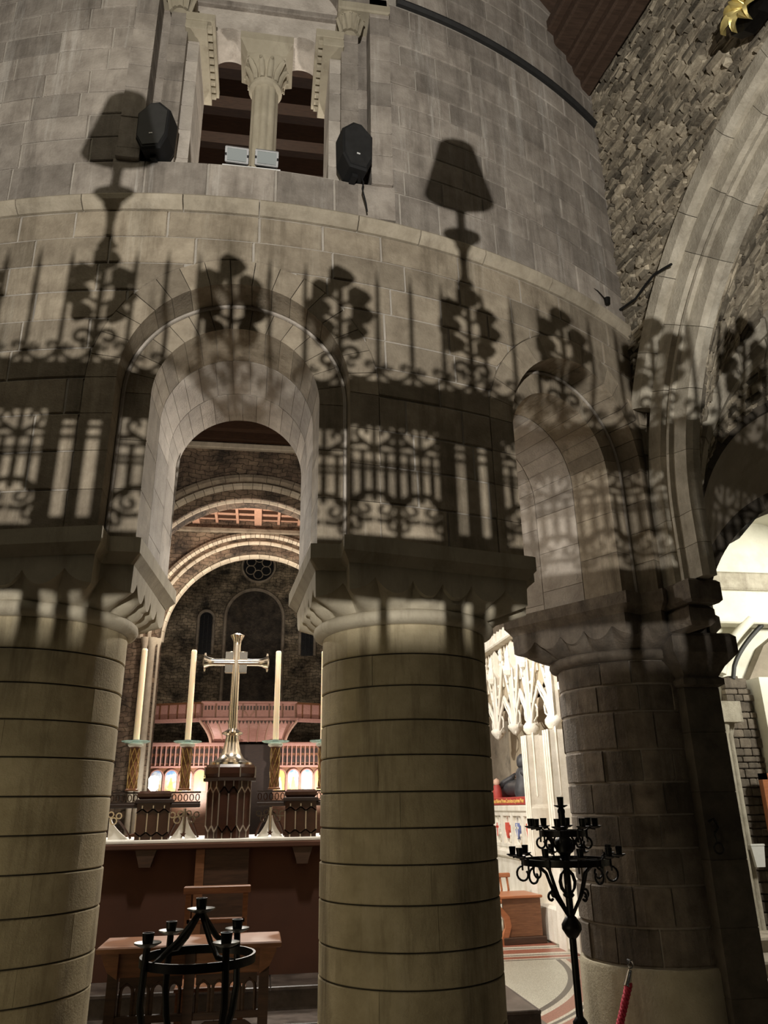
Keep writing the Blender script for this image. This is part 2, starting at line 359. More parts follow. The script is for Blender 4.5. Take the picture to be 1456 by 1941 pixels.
# mortar core of the wall
mb=MB(); TS=samples(TH0,TH1); TS=sorted(set(TS+[TH0+(TH1-TH0)*i/240 for i in range(241)]))
lo=[cyl(t,arch_top(t),R-.010) for t in TS]; mid=[cyl(t,WZ,R-.010) for t in TS]
wt=[cyl(t,win_top(t),R-.010) for t in TS]; top=[cyl(t,ZTOP,R-.010) for t in TS]; n=len(TS)
mb.add(lo+mid,[(i,i+1,n+i+1,n+i) for i in range(n-1)]); mb.add(wt+top,[(i,i+1,n+i+1,n+i) for i in range(n-1)])
WALL=struct(mb.build('wall_apse',MT['mortar']),'curved ashlar wall of the apse above the arcade')
# inner skin of the wall
mb=MB(); TI=[TH0-20+(TH1+50-TH0)*i/300 for i in range(301)]
def in_top(t):
    for a in ARCH+[55.2,-55.2]:
        x=RI*sin(rad(t-a))
        if abs(x)<RB1+.01: return 4.0+math.sqrt((RB1+.01)**2-x*x)
    return ZC-.05
lo=[cyl(t,in_top(t),RI) for t in TI]; top=[cyl(t,5.6,RI) for t in TI]; n=len(TI)
mb.add(lo+top,[(n+i,n+i+1,i+1,i) for i in range(n-1)])
top2=[cyl(t,5.6,RI) for t in TI]; o2=[cyl(t,5.6,R-.1) for t in TI]
mb.add(top2+o2,[(i,i+1,n+i+1,n+i) for i in range(n-1)])
mb.build('inner_face',MT['soffit_stone'],WALL)
# courses
courses=[]
def fill(z0,z1,n,mat):
    for i in range(n): courses.append((z0+(z1-z0)*i/n,z0+(z1-z0)*(i+1)/n,mat))
fill(ZC,ZS,4,'ashlar_lower'); fill(ZS,5.32,6,'ashlar_lower'); fill(5.44,WZ,1,'ashlar'); fill(WZ,7.70,9,'ashlar'); fill(7.80,ZTOP,8,'ashlar')
bricks=[]
rng=random.Random(4)
for (z0,z1,mt) in courses:
    t=TH0-rng.random()*4; g=.005
    while t<TH1:
        wd=rng.uniform(.34,.62) if z0<5.4 else rng.uniform(.30,.52)
        t1=t+math.degrees(wd/R); a=max(t,TH0); b=min(t1,TH1)
        if b-a>.6:
            for m_ in wall_block(a+math.degrees(g/R),b-math.degrees(g/R),z0+g,z1-g,R+rng.uniform(-.003,.004)): bricks.append((a,b,z0,m_,mt))
        t=t1
view=[q for q in bricks if q[1]>-20.5 and q[2]<8.3]; rest=[q for q in bricks if not (q[1]>-20.5 and q[2]<8.3)]
view.sort(key=lambda q:-len(q[3].v)); 
if len(view)>298: rest+=view[298:]; view=view[:298]
for q in view: q[3].build('brick',MT[q[4]],WALL)
for mt in ('ashlar','ashlar_lower'):
    mb=MB()
    for q in rest:
        if q[4]==mt: mb.add(q[3].v,q[3].f)
    if mb.v: tag(mb.build('bricks_beyond',MT[mt],WALL),kind='stuff')
# string course
t=TH0
while t<TH1:
    t1=min(TH1,t+math.degrees(rng.uniform(.42,.7)/R)); mb=MB(); n=6
    prof=[(R-.03,5.32),(R+.012,5.322),(R+.055,5.37),(R+.060,5.405),(R+.045,5.425),(R+.002,5.44),(R-.03,5.44)]
    vs=[cyl(t+.04+(t1-t-.08)*i/n,z,r) for i in range(n+1) for r,z in prof]; k=len(prof)
    fs=[(i*k+q,(i+1)*k+q,(i+1)*k+q+1,i*k+q+1) for i in range(n) for q in range(k-1)]+[tuple(range(k-1,-1,-1)),tuple(n*k+q for q in range(k))]
    mb.add(vs,fs); mb.build('string_stone',MT['string_course'],WALL); t=t1
# dark lead drip above
mb=MB(); n=50; prof=[(R-.03,7.715),(R+.02,7.715),(R+.045,7.73),(R+.045,7.745),(R-.03,7.80)]; k=len(prof)
vs=[cyl(11.6+(TH1-11.6)*i/n,z,r) for i in range(n+1) for r,z in prof]
mb.add(vs,[(i*k+q,(i+1)*k+q,(i+1)*k+q+1,i*k+q+1) for i in range(n) for q in range(k-1)]+[tuple(range(k)),tuple(n*k+q for q in range(k))])
mb.build('lead_drip',MT['lead_black'],WALL)
mb=MB(); n=40; vs=[cyl(TH0+(11.6-TH0)*i/n,z,r) for i in range(n+1) for r,z in ((R-.03,7.70),(R+.006,7.70),(R+.006,7.80),(R-.03,7.80))]
def skipwin(t): return abs(R*sin(rad(t))-XW)<WH+.1
fs=[(i*4+q,(i+1)*4+q,(i+1)*4+q+1,i*4+q+1) for i in range(n) for q in range(3) if not (skipwin(TH0+(11.6-TH0)*i/n) or skipwin(TH0+(11.6-TH0)*(i+1)/n))]
mb.add(vs,fs); mb.build('levelling_course',MT['ashlar'],WALL)
# arches: outer voussoirs, jamb stones, recessed order with deep soffit
for ai,a in enumerate(ARCH):
    T=AF(a); yf=lambda x:-math.sqrt(R*R-x*x)
    nv=17
    for i in range(nv):
        a0=PI*i/nv+.003; a1=PI*(i+1)/nv-.003
        poly=arc(0,ZS,RX-.004,a0,a1,4)+arc(0,ZS,RA,a1,a0,4)
        pr=rng.uniform(0,.004); mb=MB()
        mb.prism(poly,lambda x,z:T(x,yf(x)-pr,z),lambda x,z:T(x,YR,z)); mb.build('voussoir',MT['ashlar_lower'],WALL)
    nj=4
    for s in (-1,1):
        for i in range(nj):
            z0=ZC+(ZS-ZC)*i/nj+.002; z1=ZC+(ZS-ZC)*(i+1)/nj-.002
            x0,x1=RA,RX-.004
            mb=MB(); poly=[(s*x0,z0),(s*x1,z0),(s*x1,z1),(s*x0,z1)]
            if s<0: poly=poly[::-1]
            mb.prism(poly,lambda x,z:T(x,yf(x)-.001,z),lambda x,z:T(x,YR,z)); mb.build('jamb_stone',MT['ashlar_lower'],WALL)
    # inner order
    deps=[YR,YR+.34,YR+.74,YI]
    def rin(y): return RB0+(RB1-RB0)*(y-YR)/(YI-YR)
    zs=lambda y: ZS-.05*(y-YR)/(YI-YR)
    for d in range(3):
        nv=[15,13,14][d]; y0,y1=deps[d]+(0 if d==0 else .003),deps[d+1]-.003
        for i in range(nv):
            a0=PI*i/nv+.0035; a1=PI*(i+1)/nv-.0035; mb=MB()
            m_=3
            V=[]; 
            for y in (y0,y1):
                for q in range(m_+1):
                    an=a0+(a1-a0)*q/m_; V.append(T(rin(y)*cos(an),y,zs(y)+rin(y)*sin(an)))
                for q in range(m_,-1,-1):
                    an=a0+(a1-a0)*q/m_; V.append(T((RA+.03)*cos(an),y,ZS+(RA+.03)*sin(an)))
            n=2*m_+2
            mb.add(V,[tuple(range(n)),tuple(range(2*n-1,n-1,-1))]+[(q,q+n,(q+1)%n+n,(q+1)%n) for q in range(n)])
            mb.build('soffit_stone',MT['ashlar_lower' if d==0 else 'soffit_stone'],WALL)
        for s in (-1,1):
            cnt=3; sh=[0,.5,.2][d]
            zz=[ZC]+[ZC+(ZS-ZC)*(i+sh)/cnt for i in range(0 if sh else 1,cnt)]+[ZS]
            for i in range(len(zz)-1):
                mb=MB(); z0,z1=zz[i]+.002,zz[i+1]-.002
                V=[]
                for y in (y0,y1):
                    e=zs(y)-ZS if i==len(zz)-2 else 0
                    V+=[T(s*rin(y),y,z0),T(s*(RA+.03),y,z0),T(s*(RA+.03),y,z1+e),T(s*rin(y),y,z1+e)]
                mb.add(V,[(0,1,2,3),(7,6,5,4),(0,4,5,1),(1,5,6,2),(2,6,7,3),(3,7,4,0)]); mb.build('jamb_stone',MT['ashlar_lower' if d==0 else 'soffit_stone'],WALL)
    # mortar bed behind the soffit stones, edge roll
    mb=MB()
    def tun(u,v,off=.008):
        y=YR+.01+(YI-YR-.02)*v; r=rin(y)+off; L=(ZS-ZC); tot=2*L+PI*r; sd=u*tot
        if sd<L: return T(-r,y,ZC+sd)
        if sd>tot-L: return T(r,y,ZC+tot-sd)
        an=PI-(sd-L)/r; return T(r*cos(an),y,zs(y)+r*sin(an))
    mb.grid(tun,60,4); mb.build('mortar_bed',MT['mortar'],WALL,30)
    mb=MB(); pth=[T(-RA+.012,YR-.004,ZC)]+[T((RA-.012)*cos(PI-PI*i/40),YR-.004,ZS+(RA-.012)*sin(PI-PI*i/40)) for i in range(41)]+[T(RA-.012,YR-.004,ZC)]
    mb.tube(pth,.014,6); mb.build('edge_roll',MT['soffit_stone'],WALL,60)

# ================================================================== COLUMNS
def ray_poly(poly,ang):
    d=(cos(ang),sin(ang)); best=0
    for i in range(len(poly)):
        p=poly[i]; q=poly[(i+1)%len(poly)]; ex,ey=q[0]-p[0],q[1]-p[1]; den=d[0]*ey-d[1]*ex
        if abs(den)<1e-9: continue
        t=(p[0]*ey-p[1]*ex)/den; u=(p[0]*d[1]-p[1]*d[0])/den
        if t>0 and -1e-6<=u<=1+1e-6: best=max(best,t)
    return best
def plan(th,off):
    """outline of the wall mass over a column, in column-local tangent/outward coordinates"""
    pts=[]
    yo=-math.sqrt(R*R-RA*RA)
    right=AF(13.8); left=AF(-13.8)
    L=[(RA,yo),(RA,YR),(RB0,YR),(RB1,YI)]
    Lp=[left(x,y,0) for x,y in L]      # right jamb of the arch on the left
    Rp=[right(-x,y,0) for x,y in L]    # left jamb of the arch on the right
    poly=[(p[0],-p[1]-RC) for p in Lp]+[(p[0],-p[1]-RC) for p in reversed(Rp)]
    cxm=0
    out=[]
    for (x,y) in poly:
        out.append((x+(off if x>0 else -off), y+(off if y>0 else -off)))
    return out
def capital(parent,mat,lobes=20):
    A=plan(0,.055); B=plan(0,.0); n=240
    angs=[2*PI*i/n for i in range(n)]
    mb=MB(); prof_z=[3.075,2.985,2.955,2.925]
    rows=[]
    for k,z in enumerate(prof_z):
        f=[1,1,.55,.15][k]
        rows.append([( (ray_poly(B,a)*(1-f)+ray_poly(A,a)*f), z) for a in angs])
    # abacus
    mb.add([(r*cos(a),-r*sin(a),z) for row in rows for (r,z),a in zip(row,angs)],
        [(k*n+i,k*n+(i+1)%n,(k+1)*n+(i+1)%n,(k+1)*n+i) for k in range(3) for i in range(n)]+[tuple(range(n-1,-1,-1))])
    mb.build('abacus',mat,parent,25)
    # scalloped cushion
    mb=MB(); lv=[0,.25,.5,.75,1]
    V=[]; K=0
    for a in angs:
        rt=ray_poly(B,a)+.008; p=((a/(2*PI)*lobes)%1)*2-1
        zf=2.755+.085*abs(p)**2.2
        colp=[(rt,2.93),(rt-.006,zf+.012),(rt-.03,zf)]
        rb=.555-.0*abs(p)
        # below the face each lobe is a cone, a sharp dart stands between two lobes
        bul=.050*(1-p*p)
        for q in (.33,.66,1):
            r_=(rt-.03)+(rb-(rt-.03))*q**.85; z_=zf+(2.69-zf)*q
            colp.append((r_-bul*sin(PI*q)*0 + (.028*(1-abs(p))*sin(PI*q)),z_))
        K=len(colp)
        V+=[(r*cos(a),-r*sin(a),z) for r,z in colp]
    mb.add(V,[(i*K+q,((i+1)%n)*K+q,((i+1)%n)*K+q+1,i*K+q+1) for i in range(n) for q in range(K-1)])
    mb.build('scalloped_capital',mat,parent,35)
    mb=MB(); mb.lathe([(.50,2.615),(.545,2.617),(.580,2.632),(.592,2.655),(.588,2.68),(.565,2.70),(.50,2.705)],64); mb.build('neck_ring',mat,parent,40)
def round_column(th,label,rot):
    a=rad(th); c=thing('column',label,'column',(RC*sin(a),-RC*cos(a),0),a,'apse columns')
    capital(c,MT['capital_stone'])
    js=[2.62,2.441,2.258,2.065,1.873,1.678,1.49,1.307,1.111,.892,.723,.50,.25,0]
    r2=random.Random(rot)
    for k in range(len(js)-1):
        z1,z0=js[k]-.004,js[k+1]+.004; ph=r2.random()*2*PI; seg=3
        for q in range(seg):
            b0=ph+2*PI*q/seg+.0015; b1=ph+2*PI*(q+1)/seg-.0015
            mb=MB(); n=18; rr=CR+r2.uniform(-.002,.002); prof=[(CR-.09,z0),(rr-.005,z0),(rr,z0+.005),(rr,z1-.005),(rr-.005,z1),(CR-.09,z1)]; kk=len(prof)
            vs=[(r*cos(b0+(b1-b0)*i/n),r*sin(b0+(b1-b0)*i/n),z) for i in range(n+1) for r,z in prof]
            mb.add(vs,[(i*kk+e,(i+1)*kk+e,(i+1)*kk+e+1,i*kk+e+1) for i in range(n) for e in range(kk-1)]+[tuple(range(kk-1,-1,-1)),tuple(n*kk+e for e in range(kk))])
            mb.build('drum_stone',MT['column_stone'],c,30)
    mb=MB(); mb.lathe([(CR-.012,0),(CR-.012,2.63)],64,caps=False); mb.build('core',MT['joint_dark'],c,40)
round_column(13.8,'tall round stone column between the two lit arches',3)
round_column(-13.8,'round stone column cut off by the left edge of the picture',5)
round_column(-41.4,'round stone column furthest left along the curved arcade',8)
# ---- the pier that carries the ambulatory
PIER=(RC*sin(rad(41.4)),-RC*cos(rad(41.4)))
c=thing('pier','dark weathered round pier of small blocks behind the tall iron candle stand','column',(PIER[0],PIER[1],0),rad(41.4))
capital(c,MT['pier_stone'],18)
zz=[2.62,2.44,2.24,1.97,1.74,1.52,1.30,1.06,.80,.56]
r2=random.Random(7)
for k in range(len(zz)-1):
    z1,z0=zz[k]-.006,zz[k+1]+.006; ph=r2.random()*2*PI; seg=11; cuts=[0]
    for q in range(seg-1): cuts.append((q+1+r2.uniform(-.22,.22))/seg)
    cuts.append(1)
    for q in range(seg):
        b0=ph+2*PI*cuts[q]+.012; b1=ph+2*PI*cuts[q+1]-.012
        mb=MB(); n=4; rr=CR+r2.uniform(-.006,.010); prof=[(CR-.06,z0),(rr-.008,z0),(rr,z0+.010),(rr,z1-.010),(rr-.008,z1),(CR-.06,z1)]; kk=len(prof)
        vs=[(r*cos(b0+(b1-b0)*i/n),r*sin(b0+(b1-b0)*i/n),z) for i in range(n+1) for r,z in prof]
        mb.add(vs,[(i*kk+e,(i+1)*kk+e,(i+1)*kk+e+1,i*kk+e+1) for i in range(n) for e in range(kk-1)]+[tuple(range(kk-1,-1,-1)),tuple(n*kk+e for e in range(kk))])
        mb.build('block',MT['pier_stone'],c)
mb=MB(); mb.lathe([(CR-.010,.3),(CR-.010,2.63)],64,caps=False); mb.build('mortar_core',MT['pier_mortar'],c,40)
mb=MB(); mb.lathe([(.62,0),(.62,.10),(.60,.14),(.575,.16),(.565,.20),(.563,.53),(.55,.555),(.4,.56)],64); mb.build('plinth',MT['pier_base'],c,30)
# ================================================================== WINDOW IN THE APSE WALL
WIN=thing('window_1','twin round-headed window with a fluted middle shaft high in the apse wall','window'); WIN['kind']='structure'
del WIN['category']
WF=lambda x,y,z:(x+XW,y,z)
for s in (-1,1):
    for (x0,x1,y0,y1,nm,zt) in ((.80,.955,-5.40,-5.10,'jamb_pilaster',8.0),(.585,.715,-5.33,-5.0,'jamb_pilaster',7.30),(.50,.585,-5.26,-4.72,'reveal',7.10),(.70,.82,-5.20,-5.0,'recess_strip',8.0)):
        zz=WZ+(.08 if nm=='jamb_pilaster' and x0>.7 else 0); r2=random.Random(int(x0*1000)+s)
        while zz<zt-.02:
            z1=min(zt,zz+r2.uniform(.17,.30))
            mb=MB(); xa,xb=sorted((s*x0,s*x1)); mb.cbox(xa,xb,y0,y1,zz+.002,z1-.002,.005,WF); mb.build(nm+'_stone',MT['ashlar' if nm!='reveal' else 'soffit_stone'],WIN); zz=z1
    xa,xb=sorted((s*.80,s*.955)); mb=MB(); mb.cbox(xa,xb,-5.41,-5.0,WZ-.01,WZ+.08,.006,WF); mb.build('pilaster_base',MT['ashlar'],WIN)
    # impost with a billet row
    for (d0,d1,z0,z1) in ((.02,.06,7.10,7.14),(.04,.115,7.19,7.27)):
        mb=MB(); xa,xb=sorted((s*(.50-d1),s*.60)); mb.cbox(xa,xb,-5.37,-4.68,z0,z1,.006,WF); mb.build('impost_moulding',MT['capital_stone'],WIN)
    mb=MB(); xa,xb=sorted((s*.44,s*.60)); mb.box(xa,xb,-5.36,-4.69,7.14,7.19,WF); mb.build('impost_core',MT['capital_stone'],WIN)
    y=-5.34
    while y<-4.72:
        mb=MB(); xa,xb=sorted((s*.405,s*.45)); mb.cbox(xa,xb,y,y+.042,7.142,7.188,.006,WF); mb.build('billet',MT['capital_stone'],WIN); y+=.066
    # foliate cap of the front pilaster
    mb=MB(); prof=[(0,7.28),(.060,7.30),(.072,7.36),(.095,7.44),(.10,7.47),(0,7.47)]
    mb.lathe(prof,12,(XW+s*.65,-5.30,0)); mb.build('pilaster_cap',MT['capital_stone'],WIN,40)
    for q in range(5):
        mb=MB(); b0=-PI/2+(q-2)*.55; px,py=XW+s*.65,-5.30
        mb.tube([(px+.07*cos(b0),py+.07*sin(b0),7.30),(px+.088*cos(b0),py+.088*sin(b0),7.36),(px+.115*cos(b0),py+.115*sin(b0),7.43),(px+.13*cos(b0),py+.13*sin(b0),7.41)],[.022,.02,.016,.006],5); mb.build('cap_leaf',MT['capital_stone'],WIN,60)
    mb=MB(); xa,xb=sorted((s*.55,s*.96)); mb.cbox(xa,xb,-5.42,-5.0,7.47,7.56,.012,WF); mb.build('cap_abacus',MT['capital_stone'],WIN)
# big enclosing arch over the window
for i in range(15):
    a0=PI*i/15+.008; a1=PI*(i+1)/15-.008
    mb=MB(); mb.prism(arc(0,7.56,.94,a0,a1,3)+arc(0,7.56,.60,a1,a0,3),lambda x,z:WF(x,-5.40+.0*z,z),lambda x,z:WF(x,-5.0,z)); mb.build('window_voussoir',MT['ashlar'],WIN)
# tympanum with two small arches
def small(x):   # underside of the two little arches
    for cxm in (-.285,.285):
        if abs(x-cxm)<.145: return 7.27+math.sqrt(.145**2-(x-cxm)**2)
    return 7.27
for (y0,y1,nm) in ((-5.16,-4.86,'tympanum'),):
    mb=MB(); X=[-.62+1.24*i/124 for i in range(125)]
    lo=[small(x) for x in X]; n=len(X)
    V=[WF(x,y0,z) for x,z in zip(X,lo)]+[WF(x,y0,8.5) for x in X]+[WF(x,y1,z) for x,z in zip(X,lo)]+[WF(x,y1,8.5) for x in X]
    F=[]
    for i in range(n-1): F+=[(i,i+1,n+i+1,n+i),(2*n+i+1,2*n+i,3*n+i,3*n+i+1),(i,2*n+i,2*n+i+1,i+1)]
    mb.add(V,F); mb.build(nm,MT['soffit_stone'],WIN,30)
mb=MB(); mb.cbox(-.60,.60,-5.20,-5.15,7.62,7.68,.008,WF); mb.build('tympanum_band',MT['ashlar'],WIN)
# middle shaft, clustered
mb=MB(); prof=[]; n=72; V=[]
for z in (WZ,7.0):
    for i in range(n):
        b=2*PI*i/n; r=.088+.014*abs(cos(4*b)); V.append((XW+.01+r*cos(b),-5.06+r*sin(b),z))
mb.add(V,[(i,(i+1)%n,n+(i+1)%n,n+i) for i in range(n)]); mb.build('shaft',MT['capital_stone'],WIN,35)
mb=MB(); mb.lathe([(0,6.86),(.112,6.86),(.130,6.875),(.130,6.90),(.112,6.915),(0,6.915)],28,(XW+.01,-5.06,0)); mb.build('astragal',MT['capital_stone'],WIN,40)
mb=MB(); n=16; lv=[(.098,6.91),(.10,6.97),(.125,7.05),(.165,7.10)]; V=[]
for k,(r,z) in enumerate(lv):
    for i in range(n):
        b=2*PI*i/n; sq=1/max(abs(cos(b)),abs(sin(b))); f=k/3; rr=r*((1-f)+f*min(sq,1.25)); V.append((XW+.01+rr*cos(b),-5.06+rr*sin(b),z))
mb.add(V,[(k*n+i,k*n+(i+1)%n,(k+1)*n+(i+1)%n,(k+1)*n+i) for k in range(3) for i in range(n)]); mb.build('capital_bell',MT['capital_stone'],WIN,50)
for q in range(12):
    b0=2*PI*(q+.5)/12; mb=MB(); dx,dy=cos(b0),sin(b0); big=1.15 if q%3==1 else 1
    P=[(XW+.01+dx*r,-5.06+dy*r,z) for r,z in ((.104,6.93),(.114,7.0),(.145*big,7.06),(.172*big,7.075),(.176*big,7.055))]
    mb.tube(P,[.020,.026,.022,.014,.006],6); mb.build('acanthus_leaf',MT['capital_stone'],WIN,60)
mb=MB(); V=[]; lv=[(.150,7.10),(.150,7.12),(.205,7.20),(.205,7.27)]
for hw,z in lv: V+=[(XW+.01-hw,-5.06-hw,z),(XW+.01+hw,-5.06-hw,z),(XW+.01+hw,-5.06+hw,z),(XW+.01-hw,-5.06+hw,z)]
mb.add(V,[(k*4+i,k*4+(i+1)%4,k*4+4+(i+1)%4,k*4+4+i) for k in range(3) for i in range(4)]+[(0,3,2,1),(12,13,14,15)]); mb.build('shaft_abacus',MT['capital_stone'],WIN)
mb=MB(); mb.lathe([(.14,WZ),(.14,WZ+.05),(.115,WZ+.09),(.12,WZ+.11),(.09,WZ+.13)],28,(XW+.01,-5.06,0)); mb.build('shaft_base',MT['capital_stone'],WIN,40)
mb=MB(); mb.box(-.97,.97,-5.38,-4.2,WZ-.3,WZ-.004,WF); mb.build('sill',MT['ashlar'],WIN)
# ---- loudspeakers, floodlights on the sill
def speaker(loc,rz,label):
    t=thing('loudspeaker',label,'speaker',loc,rz,'black loudspeakers on the window sill')
    out=[(-.060,0),(.070,0),(.110,.10),(.115,.33),(.03,.42),(-.03,.42),(-.115,.33),(-.110,.10)]
    mb=MB(); V=[]
    rings=[(0.0,.93),(.012,1.0),(.15,1.0),(.24,.62)]
    n=len(out)
    for y,s in rings: V+=[(x*s,y-.08,.21+(z-.21)*s) for x,z in out]
    mb.add(V,[(k*n+i,k*n+(i+1)%n,(k+1)*n+(i+1)%n,(k+1)*n+i) for k in range(3) for i in range(n)]+[tuple(range(n-1,-1,-1)),tuple(3*n+i for i in range(n))]); mb.build('cabinet',MT['black_plastic'],t,20)
    mb=MB(); V=[(x*.86,-.088,.21+(z-.21)*.86) for x,z in out]+[(x*.88,-.079,.21+(z-.21)*.88) for x,z in out]
    mb.add(V,[tuple(range(n-1,-1,-1))]+[(i,i+n,(i+1)%n+n,(i+1)%n) for i in range(n)]); mb.build('grille',MT['lead_black'],t)
    mb=MB(); mb.box(-.012,.012,-.092,-.088,.115,.125); mb.build('badge',MT['white_plastic'],t)
    mb=MB(); mb.box(-.02,.02,-.02,.06,-.03,.02); mb.build('bracket',MT['black_plastic'],t)
speaker((XW-.70,-5.42,WZ+.006),rad(-14),'black loudspeaker standing left of the twin window')
speaker((XW+.67,-5.44,WZ+.006),rad(14),'black loudspeaker standing right of the twin window')
fl=thing('floodlight_bracket','white bracket under the pair of small floodlights on the window sill','bracket',(XW-.045,-5.34,WZ))
mb=MB(); mb.cbox(-.20,.20,-.06,.06,0,.035,.004); mb.build('plate',MT['white_plastic'],fl)
for sx,lab in ((-.105,'left one of two small glass-fronted floodlights at the window shaft'),(.10,'right one of two small glass-fronted floodlights at the window shaft')):
    t=thing('floodlight',lab,'floodlight',(XW-.045+sx,-5.36,WZ+.07),0,'small floodlights on the window sill'); t.rotation_euler=(rad(38),0,rad(2))
    mb=MB(); mb.cbox(-.082,.082,-.045,.05,0,.115,.018); mb.build('housing',MT['black_plastic'],t)
    mb=MB(); mb.cbox(-.080,.080,-.058,-.042,.004,.112,.006); mb.build('bezel',MT['grey_metal'],t)
    mb=MB(); mb.cbox(-.066,.066,-.064,-.056,.018,.098,.003); mb.build('glass',MT['lamp_glass'],t)
    for s in (-1,1):
        mb=MB(); mb.box(s*.075-.006,s*.075+.006,-.066,-.05,.05,.065); mb.build('clip',MT['black_plastic'],t)
mb=MB(); mb.tube([(XW+.72,-5.42,WZ+.03),(XW+.735,-5.455,WZ-.06),(XW+.72,-5.50,WZ-.16),(XW+.75,-5.47,WZ-.26),(XW+.76,-5.45,WZ-.31)],.006,5)
tag(mb.build('speaker_cable',MT['black_plastic']),'thin black cable hanging from the right loudspeaker over the sill','cable')
# small spotlight on the string course at the far right
t=thing('picture_light','tiny black spotlight on a thin arm above the string course near the corner','spotlight',cyl(33.1,5.55,R+.02))
mb=MB(); mb.tube([(0,0,0),(-.10,-.05,.06),(-.22,-.08,.10)],.005,5); mb.build('arm',MT['iron'],t)
mb=MB(); mb.lathe([(0,-.03),(.022,-.03),(.028,.03),(0,.03)],12); mb.build('head',MT['iron'],t,40)

# ================================================================== AMBULATORY WALL WITH ITS GREAT ARCH (right)
J=Vector(cyl(36.2,0)); JD=Vector((sin(rad(8)),-cos(rad(8)),0)); JN=Vector((cos(rad(8)),sin(rad(8)),0))
def JP(t,w,z): p=J+JD*t+JN*w; return (p.x,p.y,z)
AC=(2.70,3.60)
def jtop(t,r):
    d=t-AC[0]; return AC[1]+math.sqrt(r*r-d*d) if abs(d)<r else -1
RW=2.90
mb=MB(); X=[-.6+6.6*i/160 for i in range(161)]
V=[];n=len(X)
for x in X: V.append(JP(x,.03,max(jtop(x,RW-.02),3.0)))
for x in X: V.append(JP(x,.03,9.4))
mb.add(V,[(i,i+1,n+i+1,n+i) for i in range(n-1)])
AMB=struct(mb.build('wall_north',MT['rubble']),'rubble wall of the ambulatory over its great arch')
# rubble stones in thin courses
mb=MB(); r2=random.Random(21); z=3.0
def rub(mb,P0,P1,P2,P3,Nn,h,r2):
    # irregular little stone: quad footprint, raised smaller top
    c=[(P0[k]+P1[k]+P2[k]+P3[k])/4 for k in range(3)]
    Q=[P0,P1,P2,P3]; top=[]
    for p in Q:
        f=r2.uniform(.72,.94); hh=h*r2.uniform(.6,1.2); top.append(tuple(c[k]+(p[k]-c[k])*f+Nn[k]*hh for k in range(3)))
    mb.add(Q+top,[(4,5,6,7),(0,1,5,4),(1,2,6,5),(2,3,7,6),(3,0,4,7)])
NJ=tuple(-JN)
while z<9.3:
    hgt=r2.uniform(.022,.058); t=-.5+r2.random()*.1
    while t<5.9:
        wd=r2.uniform(.045,.21)
        if r2.random()<.93 and jtop(t+wd/2,RW)<z:
            dz=lambda:r2.uniform(-.005,.005)
            rub(mb,JP(t+.004,.03,z+dz()),JP(t+wd-.004,.03,z+dz()),JP(t+wd-.004,.03,z+hgt-.004+dz()),JP(t+.004,.03,z+hgt-.004+dz()),NJ,r2.choice((.008,.015,.025,.045)),r2)
        t+=wd
    z+=hgt
tag(mb.build('rubble_stones',MT['rubble'],AMB),kind='stuff')
# hood mould and archivolt stones, each its own
def ring_stones(nm,r0,r1,w0,w1,a0,a1,n,mat,parent,prof=None,seed=1,jit=.0):
    r3=random.Random(seed); cuts=[a0]
    for i in range(1,n): cuts.append(a0+(a1-a0)*(i+r3.uniform(-.25,.25))/n)
    cuts.append(a1)
    for i in range(n):
        b0,b1=cuts[i]+.0008,cuts[i+1]-.0008; m=4; mb=MB(); j=r3.uniform(-jit,jit)
        pr=prof or [(r1,w1),(r1,w0),(r0,w0),(r0,w1)]
        V=[]
        for q in range(m+1):
            an=b0+(b1-b0)*q/m
            for r,w_ in pr: V.append(JP(AC[0]-(r+j)*cos(an),w_+j*.5,AC[1]+(r+j)*sin(an)))
        k=len(pr)
        mb.add(V,[(q*k+e,(q+1)*k+e,(q+1)*k+(e+1)%k,q*k+(e+1)%k) for q in range(m) for e in range(k)]+[tuple(range(k)),tuple(m*k+e for e in range(k-1,-1,-1))])
        mb.build(nm,mat,parent)
hood=[(2.92,.10),(2.92,-.02),(2.86,-.085),(2.74,-.085),(2.70,-.05),(2.70,.10)]
ring_stones('hood_stone',0,0,0,0,.36,2.6,12,MT['rib_stone'],AMB,hood,3)
ring_stones('archivolt_stone',0,0,0,0,0.0,2.9,15,MT['rib_stone'],AMB,[(2.70,.13),(2.70,-.01),(2.55,-.01),(2.535,.03),(2.50,.03),(2.49,.0),(2.46,.0),(2.45,.03),(2.30,.03),(2.27,.07),(2.27,.13)],5,.004)
# lower part of the jamb that stands on the pier
APROF=[(2.70,.13),(2.70,-.01),(2.55,-.01),(2.535,.03),(2.50,.03),(2.49,.0),(2.46,.0),(2.45,.03),(2.30,.03),(2.27,.07),(2.27,.13)]
for k in range(2):
    za,zb=3.10+.25*k+.002,3.10+.25*(k+1)-.002; mb=MB(); mb.prism([(AC[0]-r,w_) for r,w_ in APROF],lambda a,b:JP(a,b,za),lambda a,b:JP(a,b,zb)); mb.build('jamb_stone',MT['rib_stone'],AMB)
mb=MB(); mb.cbox(-.16,.34,-.05,.22,2.93,3.10,.02,lambda x,y,z:JP(x,y,z)); mb.build('impost_block',MT['pier_stone'],AMB)
mb=MB(); mb.cbox(-.12,.26,-.02,.20,2.78,2.93,.03,lambda x,y,z:JP(x,y,z)); mb.build('impost_block',MT['pier_stone'],AMB)
# wall between the second arch and the corner, and the mass over the pier
r2=random.Random(9)
for k in range(6):
    z0=3.10+.28*k; mb=MB(); mb.cbox(-.22,-.002,-.004+r2.uniform(0,.01),.2,z0+.003,z0+.277,.008,lambda x,y,z:JP(x,y,z)); mb.build('corner_stone',MT['ashlar_lower'],AMB)
